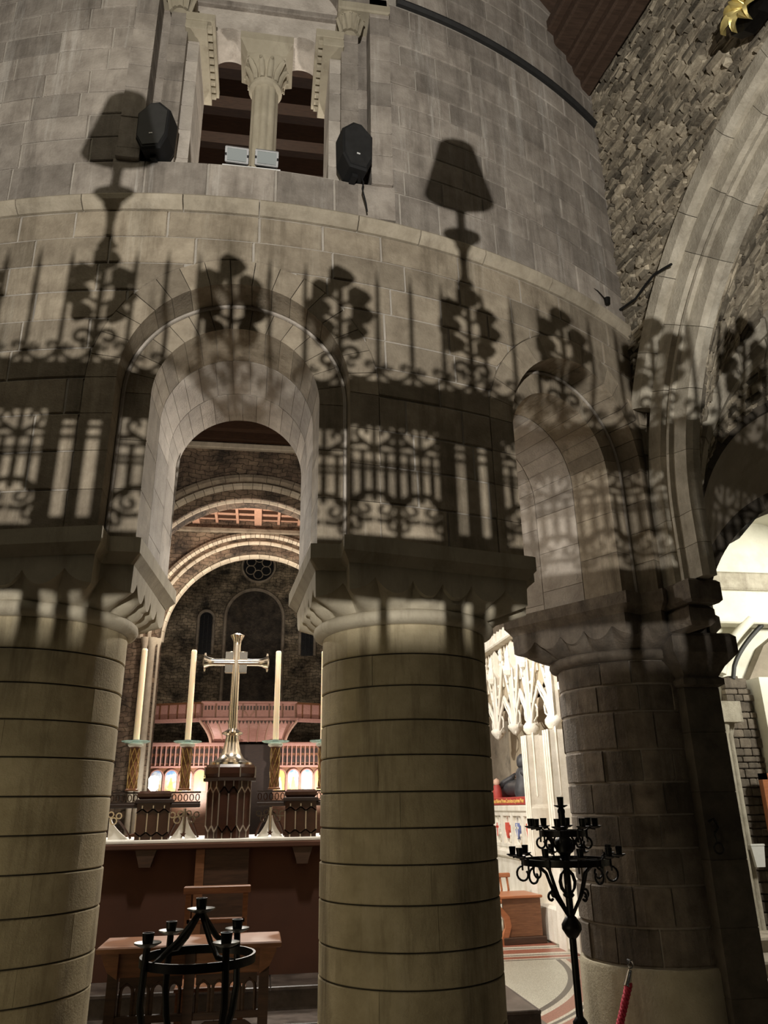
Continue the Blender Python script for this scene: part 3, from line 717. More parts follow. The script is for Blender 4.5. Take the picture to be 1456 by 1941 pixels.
# fill between the apse wall end and the ambulatory wall (corner behind the second arch)
mb=MB()
for a0_,a1_ in ((36.0,52.0),):
    n=14; V=[cyl(a0_+(a1_-a0_)*i/n,z,R-.03) for i in range(n+1) for z in (3.07,9.6)]
    mb.add(V,[(2*i,2*i+2,2*i+3,2*i+1) for i in range(n)])
mb.build('corner_core',MT['mortar'],AMB)
# ---- vault web behind the great arch
A2=(J.x+2.02,J.y+.10,3.30,1.64)
def web(u,v):
    an=u*PI*.62
    p1=Vector(JP(AC[0]-2.28*cos(an),.12,AC[1]+2.28*sin(an)))
    p2=Vector((A2[0]-1.70*cos(an),A2[1]-.02,A2[2]+1.70*sin(an)))
    p=p1.lerp(p2,v); p.z += .10*sin(PI*v)*sin(an); return p
mb=MB(); mb.grid(lambda u,v:tuple(web(u,v)),40,14)
VLT=struct(mb.build('ceiling_vault',MT['rubble'],None,60),'rubble vault web behind the great arch')
mb=MB(); r2=random.Random(33)
def wn(u,v):
    a=web(u+.01,v)-web(u-.01,v); b=web(u,v+.01)-web(u,v-.01); n_=a.cross(b); n_.normalize()
    if n_.dot(Vector((.24,-9.6,1.6))-web(u,v))<0: n_=-n_
    return n_
v=.02
while v<.98:
    dv=r2.uniform(.03,.07); u=.02
    while u<.98:
        du=r2.uniform(.012,.05)
        if not (.55<v<.80):
            nn=wn(u,v); P=[tuple(web(u+a_,v+b_)) for a_,b_ in ((.002,.004),(du-.002,.004),(du-.002,dv-.004),(.002,dv-.004))]
            rub(mb,*P,tuple(nn),r2.uniform(.01,.04),r2)
        u+=du
    v+=dv
tag(mb.build('vault_stones',MT['rubble'],VLT),kind='stuff')
# plain cut rib running over the web
r2=random.Random(5)
for i in range(9):
    u0_,u1_=.02+i*.105,.02+(i+1)*.105-.004; mb=MB(); V=[]
    for q in range(5):
        u=u0_+(u1_-u0_)*q/4; nn=wn(u,.68)
        for v_,h in ((.58,0),(.58,.05),(.64,.075),(.67,.05),(.70,.075),(.77,.05),(.77,0)): V.append(tuple(web(u,v_)+nn*h))
    k=7; mb.add(V,[(q*k+e,(q+1)*k+e,(q+1)*k+e+1,q*k+e+1) for q in range(4) for e in range(k-1)]+[tuple(range(k)),tuple(4*k+e for e in range(k-1,-1,-1))]); mb.build('rib_stone',MT['rib_stone'],VLT)
# ---- transverse arch beyond, its plastered underside
TA=[]
def f2(an,r=1.64): return (A2[0]-r*cos(an),A2[1],A2[2]+r*sin(an))
def b2(an,r=1.66): return (J.x+2.42-r*cos(an),J.y+.95,2.80+r*sin(an))
mb=MB()
def sof(u,v):
    if u<.2:
        g=u/.2; a=Vector((A2[0]-1.64,A2[1],2.75+(A2[2]-2.75)*g)); p=b2(0); b=Vector((p[0],p[1],2.30+.5*g))
    else:
        an=(u-.2)/.8*PI*.75; a=Vector(f2(an)); b=Vector(b2(an))
    return tuple(a.lerp(b,v))
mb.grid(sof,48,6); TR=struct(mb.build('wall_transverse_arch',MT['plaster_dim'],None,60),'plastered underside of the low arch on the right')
for i in range(13):
    a0=.0+i*.18; a1=a0+.176; mb=MB(); V=[]
    for q in range(4):
        an=a0+(a1-a0)*q/3
        for r,dy in ((1.78,.0),(1.78,-.05),(1.64,-.05),(1.63,.03)): 
            p=f2(an,r); V.append((p[0],p[1]+dy,p[2]))
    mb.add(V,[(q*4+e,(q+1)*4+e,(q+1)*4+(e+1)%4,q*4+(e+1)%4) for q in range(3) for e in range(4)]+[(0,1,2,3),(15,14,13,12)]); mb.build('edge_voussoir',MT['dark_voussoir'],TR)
for i in range(13):
    a0=.0+i*.18; a1=a0+.176; mb=MB(); V=[]
    for q in range(4):
        an=a0+(a1-a0)*q/3
        for r,dy in ((1.74,0),(1.70,-.05),(1.56,-.02),(1.54,.25),(1.74,.25)):
            p=b2(an,r); V.append((p[0],p[1]+dy,p[2]))
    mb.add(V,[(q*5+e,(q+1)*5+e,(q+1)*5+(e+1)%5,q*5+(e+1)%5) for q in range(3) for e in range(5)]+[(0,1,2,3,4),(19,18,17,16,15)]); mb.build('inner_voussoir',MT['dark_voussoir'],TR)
# respond with its small capital beside the pier
t=thing('respond','dark half pillar with a small broken capital joined to the right of the pier','pilaster',(3.56,-4.02,0))
zz=0
while zz<2.38:
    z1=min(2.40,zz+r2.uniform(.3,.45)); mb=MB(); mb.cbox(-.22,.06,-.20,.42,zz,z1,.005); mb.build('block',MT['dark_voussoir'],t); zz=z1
mb=MB(); V=[]
for hw,z in ((.20,2.40),(.235,2.42),(.235,2.46),(.21,2.48),(.25,2.55),(.33,2.64),(.33,2.76),(.30,2.79)): V+=[(-hw,-hw,z),(hw-.14,-hw,z),(hw-.14,.42,z),(-hw,.42,z)]
mb.add(V,[(k*4+i,k*4+(i+1)%4,k*4+4+(i+1)%4,k*4+4+i) for k in range(7) for i in range(4)]+[(0,3,2,1),(28,29,30,31)]); mb.build('small_capital',MT['pier_stone'],t)
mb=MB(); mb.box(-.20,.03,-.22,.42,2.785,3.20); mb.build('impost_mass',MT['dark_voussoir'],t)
# hooks and keys on the respond
t=thing('iron_hook','small black iron hook with a ring hanging on the dark pier','hook',(3.36,-4.24,1.30))
mb=MB(); mb.tube([(0,0,.17),(.03,-.02,.19),(.05,-.03,.13),(.02,-.02,.10)],.010,5); mb.build('hook',MT['iron'],t)
mb=MB(); mb.tube([(.03+.035*cos(i*PI/8),-.03,.035*sin(i*PI/8)) for i in range(16)],.007,5,True); mb.build('ring',MT['iron'],t)
mb=MB(); mb.tube([(.03,-.02,.04),(.02,-.02,.10)],.006,5); mb.build('chain',MT['iron'],t)
# ---- timber wall plate and ceiling
mb=MB(); mb.box(-3.2,6,-3.0,9,8.62,8.70); 
CE=struct(None or mb.build('ceiling',MT['timber']),'dark timber ceiling of the ambulatory')
CE.location=(0,0,0)
CE.data.clear_geometry(); V=[JP(6,.0,8.66),JP(-.2,.0,8.66),(3.0,-4.3,8.7),(1.5,-5.0,9.3),(-1.0,-5.2,9.6),(-4.5,-4.6,9.6),(-6,-12,9.6),(2.0,-12,9.3)]
CE.data.from_pydata([tuple(p) for p in V],[],[(0,1,2,3,7),(7,3,4,5,6)]); CE.data.materials.append(MT['timber']) if not CE.data.materials else None
for k,(w0,w1,z0,z1) in enumerate(((-.02,-.16,8.10,8.34),(-.10,-.26,8.20,8.42),(-.20,-.34,8.30,8.46),(-.30,-.50,8.38,8.62),(-.46,-.58,8.50,8.64))):
    mb=MB(); mb.cbox(-.25,5.5,w1,w0,z0,z1,.02,lambda x,y,z:JP(x,y,z)); mb.build('wall_plate_moulding',MT['timber'],CE)
for k in range(3):
    t0=.05+k*1.3; mb=MB(); mb.cbox(t0,t0+.16,-2.2,-.5,8.50,8.66,.02,lambda x,y,z:JP(x,y,z)); mb.build('joist',MT['timber'],CE)
# carved gilt leaf boss high on the right
t=thing('gilt_leaf_boss','gilded carved leaf boss on a black bracket in the top right corner','ornament',JP(1.98,-.10,6.72))
for q,(ang,l,wd) in enumerate(((2.7,.18,.05),(3.25,.22,.055),(3.9,.17,.05),(2.1,.15,.045),(1.4,.16,.05),(.6,.17,.05),(4.8,.16,.05),(5.6,.17,.05))):
    mb=MB(); V=[]; m=7
    d=Vector((0,0,1))*sin(ang)-JD*cos(ang)*-1
    side=Vector((0,0,1))*cos(ang)-JD*-1*-sin(ang)
    for i in range(m+1):
        f=i/m; ww=wd*sin(PI*min(.98,.12+.86*f)); c_=d*(l*f)+JN*(-.10*sin(f*PI*.8)-.01)
        for e,hh in ((-1,0),(-.5,-.018),(0,.006),(.5,-.018),(1,0),(0,.03)): V.append(tuple(c_+side*(ww*e)+JN*hh))
    mb.add(V,[(i*6+e,(i+1)*6+e,(i+1)*6+(e+1)%6,i*6+(e+1)%6) for i in range(m) for e in range(6)]+[(0,1,2,3,4,5),(m*6+5,m*6+4,m*6+3,m*6+2,m*6+1,m*6)]); mb.build('leaf',MT['gilt_leaf'],t,50)
mb=MB(); V=[]; 
for w_,s in ((.06,1),(-.03,1),(-.05,.6)):
    for i in range(8): a=i*PI/4+.39; V.append(tuple(JD*(.20*s*cos(a))+Vector((0,0,.16*s*sin(a)))+JN*w_))
mb.add(V,[(k*8+i,k*8+(i+1)%8,k*8+8+(i+1)%8,k*8+8+i) for k in range(2) for i in range(8)]+[tuple(range(16,24))]); mb.build('bracket',MT['iron'],t)
# black cable across the wall
mb=MB(); mb.tube([JP(-.02,-.05,5.60),JP(.12,-.06,5.56),JP(.28,-.07,5.52),JP(.44,-.08,5.54),JP(.58,-.10,5.53),JP(.70,-.11,5.49),JP(.80,-.11,5.46)],.011,5)
tag(mb.build('wall_cable',MT['black_plastic']),'black cable running across the rubble wall to the great arch','cable')
# ================================================================== FLOORS, OUTER SHELL
mb=MB(); mb.box(-14,14,-16,32,-.2,-.01); struct(mb.build('floor',MT['slab_floor']),'worn stone floor')
mb=MB(); n=64; mb.lathe([(0,-.008),(4.25,-.008),(4.25,.002),(0,.002)],n); struct(mb.build('floor_mosaic',MT['mosaic'],None),'round mosaic pavement of the sanctuary')
mb=MB(); mb.box(-4.6,4.6,2.0,30,-.012,.003); struct(mb.build('floor_choir',MT['mosaic']),'patterned choir floor')
# choir walls, dark roof
mb=MB(); mb.box(-5.2,-4.7,-1.0,14.4,0,13.4); mb.box(-6.6,-6.2,14,30,0,14); struct(mb.build('wall_south',MT['far_stone']))
mb=MB(); mb.box(4.75,5.2,-1.2,14.4,0,13.4); mb.box(5.8,6.2,14,30,0,14); struct(mb.build('wall_choir_north',MT['far_stone']))
mb=MB(); mb.box(-6,6,-4.6,14.4,13.4,13.6); CH=struct(mb.build('ceiling_choir',MT['oak_black']),'dark timber roof of the choir')
for k in range(24):
    y=-4.3+k*.78; mb=MB(); mb.box(-5.2,5.2,y,y+.24,13.0,13.4); mb.build('beam',MT['oak_dark'],CH)
def arch_wall(name,y0,y1,xc,r,zc,x0,x1,ztop,mat,label):
    mb=MB(); A=[PI*i/60 for i in range(61)]
    P=[(xc+r*cos(a),zc+r*sin(a)) for a in A]
    pts=[(x1,0),(xc+r,0)]+P+[(xc-r,0),(x0,0),(x0,ztop),(x1,ztop)]
    V=[];F=[]
    # front and back as strips
    for y in (y0,y1):
        b=len(V)
        for (px,pz) in P: V+=[(px,y,pz),(px,y,ztop)]
        F+=[(b+2*i,b+2*i+2,b+2*i+3,b+2*i+1) for i in range(60)]
        b=len(V); V+=[(x1,y,0),(xc+r,y,0),(xc+r,y,ztop),(x1,y,ztop),(x0,y,0),(xc-r,y,0),(xc-r,y,ztop),(x0,y,ztop)]; F+=[(b,b+1,b+2,b+3),(b+4,b+5,b+6,b+7)]
    b=len(V); Q=[(xc+r,0)]+P+[(xc-r,0)]
    for (px,pz) in Q: V+=[(px,y0,pz),(px,y1,pz)]
    F+=[(b+2*i,b+2*i+1,b+2*i+3,b+2*i+2) for i in range(len(Q)-1)]
    mb.add(V,F); return struct(mb.build(name,mat),label)
def arch_ring(parent,xc,zc,y,prof,n,mat,nm,a0=0,a1=PI,jit=0):
    for i in range(n):
        b0=a0+(a1-a0)*i/n+.002; b1=a0+(a1-a0)*(i+1)/n-.002; mb=MB(); V=[]; m=2; k=len(prof)
        for q in range(m+1):
            an=b0+(b1-b0)*q/m
            for r,dy in prof: V.append((xc+r*cos(an),y+dy,zc+r*sin(an)))
        mb.add(V,[(q*k+e,(q+1)*k+e,(q+1)*k+(e+1)%k,q*k+(e+1)%k) for q in range(m) for e in range(k)]+[tuple(range(k)),tuple(m*k+e for e in range(k-1,-1,-1))]); mb.build(nm,mat,parent)
WA=arch_wall('wall_choir_arch',14,14.9,-.35,3.62,7.45,-7,7,13.3,MT['arch_wall'],'wall over the near choir arch')
pa=[(4.42,.05),(4.42,-.10),(4.30,-.14),(4.22,-.05),(4.20,.05)]; arch_ring(WA,-.35,7.45,14,pa,30,MT['far_stone'],'label_stone')
pa=[(4.18,.05),(4.16,-.03),(4.10,-.12),(4.0,-.13),(3.93,-.02),(3.93,.05)]; arch_ring(WA,-.35,7.45,14,pa,40,MT['far_rib'],'arch_stone')
pa=[(3.90,.2),(3.88,.10),(3.82,.02),(3.76,.02),(3.71,.10),(3.69,.14),(3.62,.10),(3.58,.2),(3.58,.3)]; arch_ring(WA,-.35,7.45,14,pa,40,MT['far_rib'],'arch_stone')
mb=MB(); mb.cbox(-5,5,13.80,14.0,12.75,12.95,.03); mb.build('cornice',MT['far_rib'],WA)
WB=arch_wall('wall_crossing',19.5,20.6,-.1,3.55,7.5,-7,7,14.0,MT['arch_wall'],'wall over the far crossing arch')
for pa,n_ in (([(4.30,.05),(4.30,-.10),(4.18,-.16),(4.10,-.06),(4.10,.05)],70),([(4.0,.1),(3.98,-.02),(3.92,-.08),(3.84,-.06),(3.80,.04),(3.80,.1)],28),([(3.78,.3),(3.76,.16),(3.70,.08),(3.62,.10),(3.58,.2),(3.58,.3)],28),([(3.60,.6),(3.58,.42),(3.52,.34),(3.44,.38),(3.42,.6)],28)):
    arch_ring(WB,-.1,7.5,19.5,pa,n_,MT['far_rib'],'arch_stone')
for (xx,rr,yy) in ((-3.68,.10,19.62),(-3.86,.13,19.5),(-4.10,.10,19.42),(3.5,.10,19.62),(3.7,.13,19.5)):
    mb=MB(); mb.lathe([(rr,0),(rr,7.2),(rr*1.5,7.45),(rr*1.6,7.55),(0,7.55)],12,(xx,yy,0)); mb.build('shaft',MT['far_rib'],WB,40)
mb=MB(); mb.cbox(-5.2,5.2,19.32,19.5,11.75,11.93,.03); mb.build('ledge',MT['far_stone'],WB)
mb=MB(); mb.box(-2.95-.3,-2.95+.3,19.44,19.52,8.7,10.9); 
# coffered ceiling of the crossing
mb=MB(); mb.box(-6,6,14.9,19.5,12.3,12.4); CC=struct(mb.build('ceiling_crossing',MT['oak_pale']),'coffered wooden ceiling of the crossing')
for k in range(7):
    y=15.2+k*.62; mb=MB(); mb.box(-5.5,5.5,y,y+.07,12.18,12.3); mb.build('rib',MT['oak_dark'],CC)
for k in range(14):
    x=-5.0+k*.8; big=k%3==0; mb=MB(); mb.box(x-(.14 if big else .05),x+(.14 if big else .05),14.9,19.5,12.10 if big else 12.16,12.3); mb.build('rib',MT['oak_pale'],CC)
mb=MB(); mb.prism([(-.9,17.0),(-.5,17.35),(.2,17.35),(.6,17.0),(.5,17.0),(.15,17.27),(-.45,17.27),(-.8,17.0)],lambda x,y:(x,y,12.08),lambda x,y:(x,y,12.2)); mb.build('frame',MT['oak_dark'],CC)
# west wall
mb=MB(); mb.box(-9,9,30,30.5,0,17); WW=struct(mb.build('wall_west',MT['west_masonry']),'rough masonry west wall')
cxw,czw=-.22,13.6
mb=MB(); mb.lathe([(0,0),(.80,0),(.80,.02),(0,.02)],32); o=mb.build('round_window_glass',MT['glass_dark'],WW); o.rotation_euler=(PI/2,0,0); o.location=(cxw,29.97,czw)
mb=MB(); mb.tube([(cxw+.86*cos(i*PI/18),29.95,czw+.86*sin(i*PI/18)) for i in range(36)],.08,6,True); mb.build('round_window_ring',MT['far_stone'],WW,60)
for q in range(6):
    a=q*PI/3+.5; mb=MB(); mb.tube([(cxw+.46*cos(a)+.24*cos(i*PI/9),29.93,czw+.46*sin(a)+.24*sin(i*PI/9)) for i in range(18)],.025,5,True); mb.build('tracery',MT['far_stone'],WW)
def blind(xc,hw,z0,zs,mat,rim,nm):
    mb=MB(); pts=[(xc-hw,z0),(xc+hw,z0)]+arc(xc,zs,hw,0,PI,20); mb.prism(pts,lambda x,z:(x,29.955,z),lambda x,z:(x,29.99,z)); mb.build(nm,mat,WW)
    P=[(xc+hw+.06,29.93,z0)]+[(xc+(hw+.06)*cos(i*PI/20),29.93,zs+(hw+.06)*sin(i*PI/20)) for i in range(21)]+[(xc-hw-.06,29.93,z0)]
    mb=MB(); mb.tube(P,rim,6); mb.build(nm+'_surround',MT['far_stone'],WW)
blind(-.32,1.42,5.5,10.85,MT['blocking'],.09,'blocked_arch')
for xc in (-2.75,2.42):
    blind(xc,.33,8.9,10.75,MT['glass_dark'],.08,'lancet')
    for q in (-1,1):
        mb=MB(); mb.tube([(xc+q*.1,29.93,8.9),(xc+q*.1,29.93,10.9)],.012,4); mb.build('glazing_bar',MT['lead_black'],WW)
# organ gallery
g=thing('organ_gallery','pink lit carved wooden gallery front below the west wall','gallery',(-.3,26,0))
for (x0,x1,y0,nm) in ((-2.05,2.05,0,'parapet'),):
    mb=MB(); mb.box(x0,x1,y0,y0+.2,5.38,6.0); mb.build(nm,MT['oak_pink'],g)
    mb=MB(); mb.cbox(x0-.06,x1+.06,y0-.08,y0+.2,6.0,6.10,.02); mb.build('top_rail',MT['oak_pink'],g)
    mb=MB(); mb.cbox(x0-.12,x1+.12,y0-.14,y0+.2,5.24,5.38,.02); mb.build('bottom_rail',MT['oak_pink'],g)
    for k in range(8):
        x=x0+(x1-x0)*k/7; mb=MB(); mb.box(x-.035,x+.035,y0-.04,y0,5.38,6.0); mb.build('stile',MT['oak'],g)
    for k in range(28):
        x=x0+.14+k*(x1-x0-.28)/27; mb=MB(); mb.box(x-.045,x+.045,y0-.012,y0,5.72,5.90); mb.build('panel_slot',MT['oak_dark'],g)
    for q in (-1,1):
        mb=MB(); mb.tube([(q*.04+q*.22*f,y0-.05,5.42+.45*f-.2*f*f) for f in (0,.25,.5,.75,1)],.02,5); mb.build('central_tracery',MT['oak_pale'],g)
mb=MB(); V=[]
for i in range(9):
    f=i/8; hw=2.15-.45*sin(f*PI/2); z=5.24-.85*f; V+=[(-hw,-.1+.5*f*f,z),(hw,-.1+.5*f*f,z)]
mb.add(V,[(2*i,2*i+1,2*i+3,2*i+2) for i in range(8)]); mb.build('coving',MT['oak_pink'],g,60)
for k in range(9):
    x=-1.9+k*.475; mb=MB(); mb.tube([(x*(2.15-.45*sin(f*PI/2))/2.15,-.12+.5*f*f,5.24-.85*f) for f in (0,.25,.5,.75,1)],.035,5); mb.build('coving_rib',MT['oak_pale'],g)
for k in range(26):
    x=-2.0+k*.16; mb=MB(); mb.prism([(x-.07,5.24),(x+.07,5.24),(x,5.10)],lambda a,z:(a,-.16,z),lambda a,z:(a,-.12,z)); mb.build('cusp',MT['oak_dark'],g)
for s in (-1,1):
    T=lambda x,y,z,s=s:(s*(2.05+x*.94),.0+x*.34+y,z)
    mb=MB(); mb.box(0,2.6,0,.15,5.36,5.98,T); mb.build('side_parapet',MT['oak_pink'],g)
    mb=MB(); mb.box(0,2.6,-.08,.2,5.98,6.06,T); mb.build('side_rail',MT['oak'],g)
    mb=MB(); mb.box(0,2.6,-.10,.2,5.22,5.36,T); mb.build('side_rail',MT['oak_pink'],g)
    for k in range(6):
        mb=MB(); mb.box(.3+k*.42,.36+k*.42,-.03,0,5.36,5.98,T); mb.build('side_stile',MT['oak'],g)
    mb=MB(); V=[]
    for i in range(9):
        f=i/8; V+=[(s*(2.12-.5*sin(f*PI/2)),-.25+.5*f*f,5.24-.95*f),(s*(2.0-.5*sin(f*PI/2)),-.25+.5*f*f,5.24-.95*f)]
    mb.tube([V[2*i] for i in range(9)],.06,6); mb.build('bracket',MT['oak_pale'],g,60)
# painted screen under the gallery
ps=thing('painted_screen','carved oak screen with a row of bright painted saints under the gallery','screen',(0,26.3,0))
for (x0,x1) in ((-4.4,-.75),(.85,4.4)):
    mb=MB(); mb.box(x0,x1,.05,.15,0,4.3); mb.build('backing',MT['oak'],ps)
    mb=MB(); mb.cbox(x0-.05,x1+.05,-.15,.15,4.2,4.36,.03); mb.build('cornice',MT['oak_pink'],ps)
    mb=MB(); mb.cbox(x0,x1,-.08,.1,3.30,3.38,.01); mb.build('mid_rail',MT['oak_pink'],ps)
    nb=max(1,int(round((x1-x0)/.62))); wd=(x1-x0)/nb
    for k in range(nb):
        xc=x0+wd*(k+.5)
        mb=MB(); hw=wd*.40; mb.prism([(xc-hw,2.35),(xc+hw,2.35),(xc+hw,2.95)]+arc(xc,2.95,hw,0,PI,10)[1:-1]+[(xc-hw,2.95)],lambda a,z:(a,.0,z),lambda a,z:(a,.04,z)); o=mb.build('painting',MT['painted_panel'],ps)
        mb=MB(); mb.tube([(xc-hw-.03,-.03,2.3),(xc-hw-.03,-.03,2.95)]+[(xc+(hw+.03)*cos(PI-i*PI/10),-.03,2.95+(hw+.03)*sin(i*PI/10)) for i in range(1,10)]+[(xc+hw+.03,-.03,2.95),(xc+hw+.03,-.03,2.3)],.03,5); mb.build('arch_frame',MT['oak_pink'],ps)
        # a plain painted figure
        mb=MB(); fx=xc; mb.prism([(fx-.11,2.36),(fx+.11,2.36),(fx+.07,2.72),(fx+.035,2.78),(fx+.045,2.86),(fx,2.91),(fx-.045,2.86),(fx-.035,2.78),(fx-.07,2.72)],lambda a,z:(a,-.006,z),lambda a,z:(a,.0,z)); mb.build('painted_figure',MT['picture_gold' if k%2 else 'shield_white'],ps)
        for q in range(3):
            xx=xc+(q-1)*wd/3; mb=MB(); mb.box(xx-.025-wd/6,xx-wd/6+.025,-.06,.05,3.38,4.2); mb.build('tracery_bar',MT['oak_pink'],ps)
            mb=MB(); mb.prism([(xx-.07,3.5),(xx+.07,3.5),(xx+.07,3.72),(xx,3.82),(xx-.07,3.72)],lambda a,z:(a,.035,z),lambda a,z:(a,.06,z)); mb.build('slot',MT['oak_black'],ps)
            mb=MB(); mb.prism([(xx-.07,3.9),(xx+.07,3.9),(xx+.07,4.05),(xx,4.14),(xx-.07,4.05)],lambda a,z:(a,.035,z),lambda a,z:(a,.06,z)); mb.build('slot',MT['oak_black'],ps)
mb=MB(); mb.box(-.75,.85,.4,.5,0,4.3); mb.build('doorway_shade_board',MT['oak_black'],ps)  # black board stands in for the unlit gap between the screen halves
# uplighter standing at the crossing pier
t=thing('uplighter','glowing lamp at the foot of the lit crossing pier left of the candles','lamp',(-3.25,18.6,0))
mb=MB(); mb.lathe([(.12,0),(.12,.03),(.02,.05),(.02,2.2),(0,2.2)],10); mb.build('stand',MT['iron'],t)
mb=MB(); mb.lathe([(.05,2.2),(.16,2.3),(.17,2.6),(.12,2.68),(0,2.70)],14); MT['lamp_on']=plain('lamp_on',(.9,.85,.75),.5,0,0,5,0,(1,.95,.85,14)); mb.build('lamp_head',MT['lamp_on'],t,40)
# choir stalls either side
for s,lab in ((-1,'oak choir stall bench on the left behind the altar'),(1,'oak choir stall bench on the right behind the altar')):
    t=thing('choir_stall',lab,'bench',(s*2.6,8.7,0),0,'choir stalls')
    for k in range(3):
        x=s*k*.75; z=k*.18
        mb=MB(); mb.cbox(x-.30,x+.10,-4.2,4.2,.44+z,.50+z,.01); mb.build('seat',MT['oak'],t)
        mb=MB(); mb.cbox(x+(.1 if s>0 else -.36),x+(.16 if s>0 else -.30),-4.2,4.2,.0,1.05+z,.01); mb.build('backrest',MT['oak'],t)
        for y in (-4.2,0,4.1):
            mb=MB(); mb.cbox(x-.32,x+.12,y,y+.1,0,.95+z,.02); mb.build('bench_end',MT['oak_dark'],t)

# ================================================================== ALTAR
al=thing('altar','high altar with brown back panels seen from behind between the columns','altar',(-.01,-2.5,.36))
Z=lambda z:z-.36
mb=MB(); mb.box(-1.42,1.42,.0,.9,0,Z(1.30)); mb.build('back_panel',MT['velvet'],al)
mb=MB(); mb.cbox(-.215,.195,-.05,.0,0,Z(1.30),.006); mb.build('centre_panel',MT['oak_dark'],al)
mb=MB(); mb.cbox(-.235,-.165,-.065,.0,0,Z(1.30),.006); mb.build('strut',MT['oak'],al)
mb=MB(); mb.cbox(-1.5,1.5,-.10,.95,Z(1.30),Z(1.345),.008); mb.build('ledge',MT['velvet'],al)
mb=MB(); mb.cbox(-1.5,1.5,-.07,.95,Z(1.345),Z(1.372),.006); mb.build('mensa',MT['marble_white'],al)
for s in (-1,1):
    mb=MB(); mb.prism([(-.085,.0),(.085,.0),(.055,-.09),(.045,-.13),(-.045,-.13),(-.055,-.09)],lambda x,z:(s*.635+x,-.085,Z(1.30)+z),lambda x,z:(s*.635+x,.0,Z(1.30)+z)); mb.build('corbel',MT['oak_dark'],al)
# steps
for k,(hx,y0,z0,z1) in enumerate(((1.95,-2.95,.20,.36),(2.35,-3.32,.05,.20))):
    t=thing('altar_step',['upper dark marble step under the altar','lower dark marble step in front of the altar'][k],'step',(0,0,z0))
    mb=MB(); mb.box(-hx,hx,y0+.02,-.6,0,z1-z0-.03); mb.build('riser',MT['marble_step'],t)
    x=-hx
    while x<hx-.01:
        x1=min(hx,x+.78); mb=MB(); mb.cbox(x+.002,x1-.002,y0,-.6,z1-z0-.03,z1-z0,.006); mb.build('tread_slab',MT['marble_step'],t); x=x1
mb=MB(); mb.cbox(-2.48,2.48,-3.80,-.6,0,.05,.006); tag(mb.build('altar_footpace',MT['marble_step']),'lowest dark marble slab around the altar steps','step')
# retable: openwork rail, posts with lattice, central pedestal
rt_=thing('retable_rail','dark openwork rail with bronze lattice posts on the altar','altar rail',(-.01,-2.42,1.372))
z0=1.372; ZR=lambda z:z-z0
def lattice(x0,x1,za,zb,y,parent,ncol,mat='brass_dark'):
    """elongated hexagon glazing pattern"""
    wd=(x1-x0)/ncol; mb=MB(); h=zb-za; e=.22*h; r=.0065
    for i in range(ncol+1):
        x=x0+wd*i; xin=min(max(x,x0),x1)
        mb.tube([(x,y,za+e),(x,y,zb-e)],r,4)
    for i in range(ncol):
        xa=x0+wd*i; xb=xa+wd; xm=(xa+xb)/2
        for (zz,zt) in ((zb-e,zb-e*.45),(za+e,za+e*.45)):
            mb.tube([(xa,y,zz),(xm,y,zt)],r,4); mb.tube([(xb,y,zz),(xm,y,zt)],r,4)
        mb.tube([(xm,y,zb-e*.45),(xm,y,zb)],r,4); mb.tube([(xm,y,za+e*.45),(xm,y,za)],r,4)
        
    for i in range(ncol+1):
        x=x0+wd*i
        for sg,zz in ((1,zb-e),(-1,za+e)):
            for dx in (-1,1):
                if x0-.001<=x+dx*wd/2<=x1+.001: mb.tube([(x,y,zz),(x+dx*wd/2,y,zz+sg*e*.55)],r,4)
    mb.build('lattice',MT[mat],parent)
plain('brass_dark',(.72,.64,.54),.3,.9,.15,10)
plain('bronze_panel',(.05,.020,.012),.25,0,.3,8)
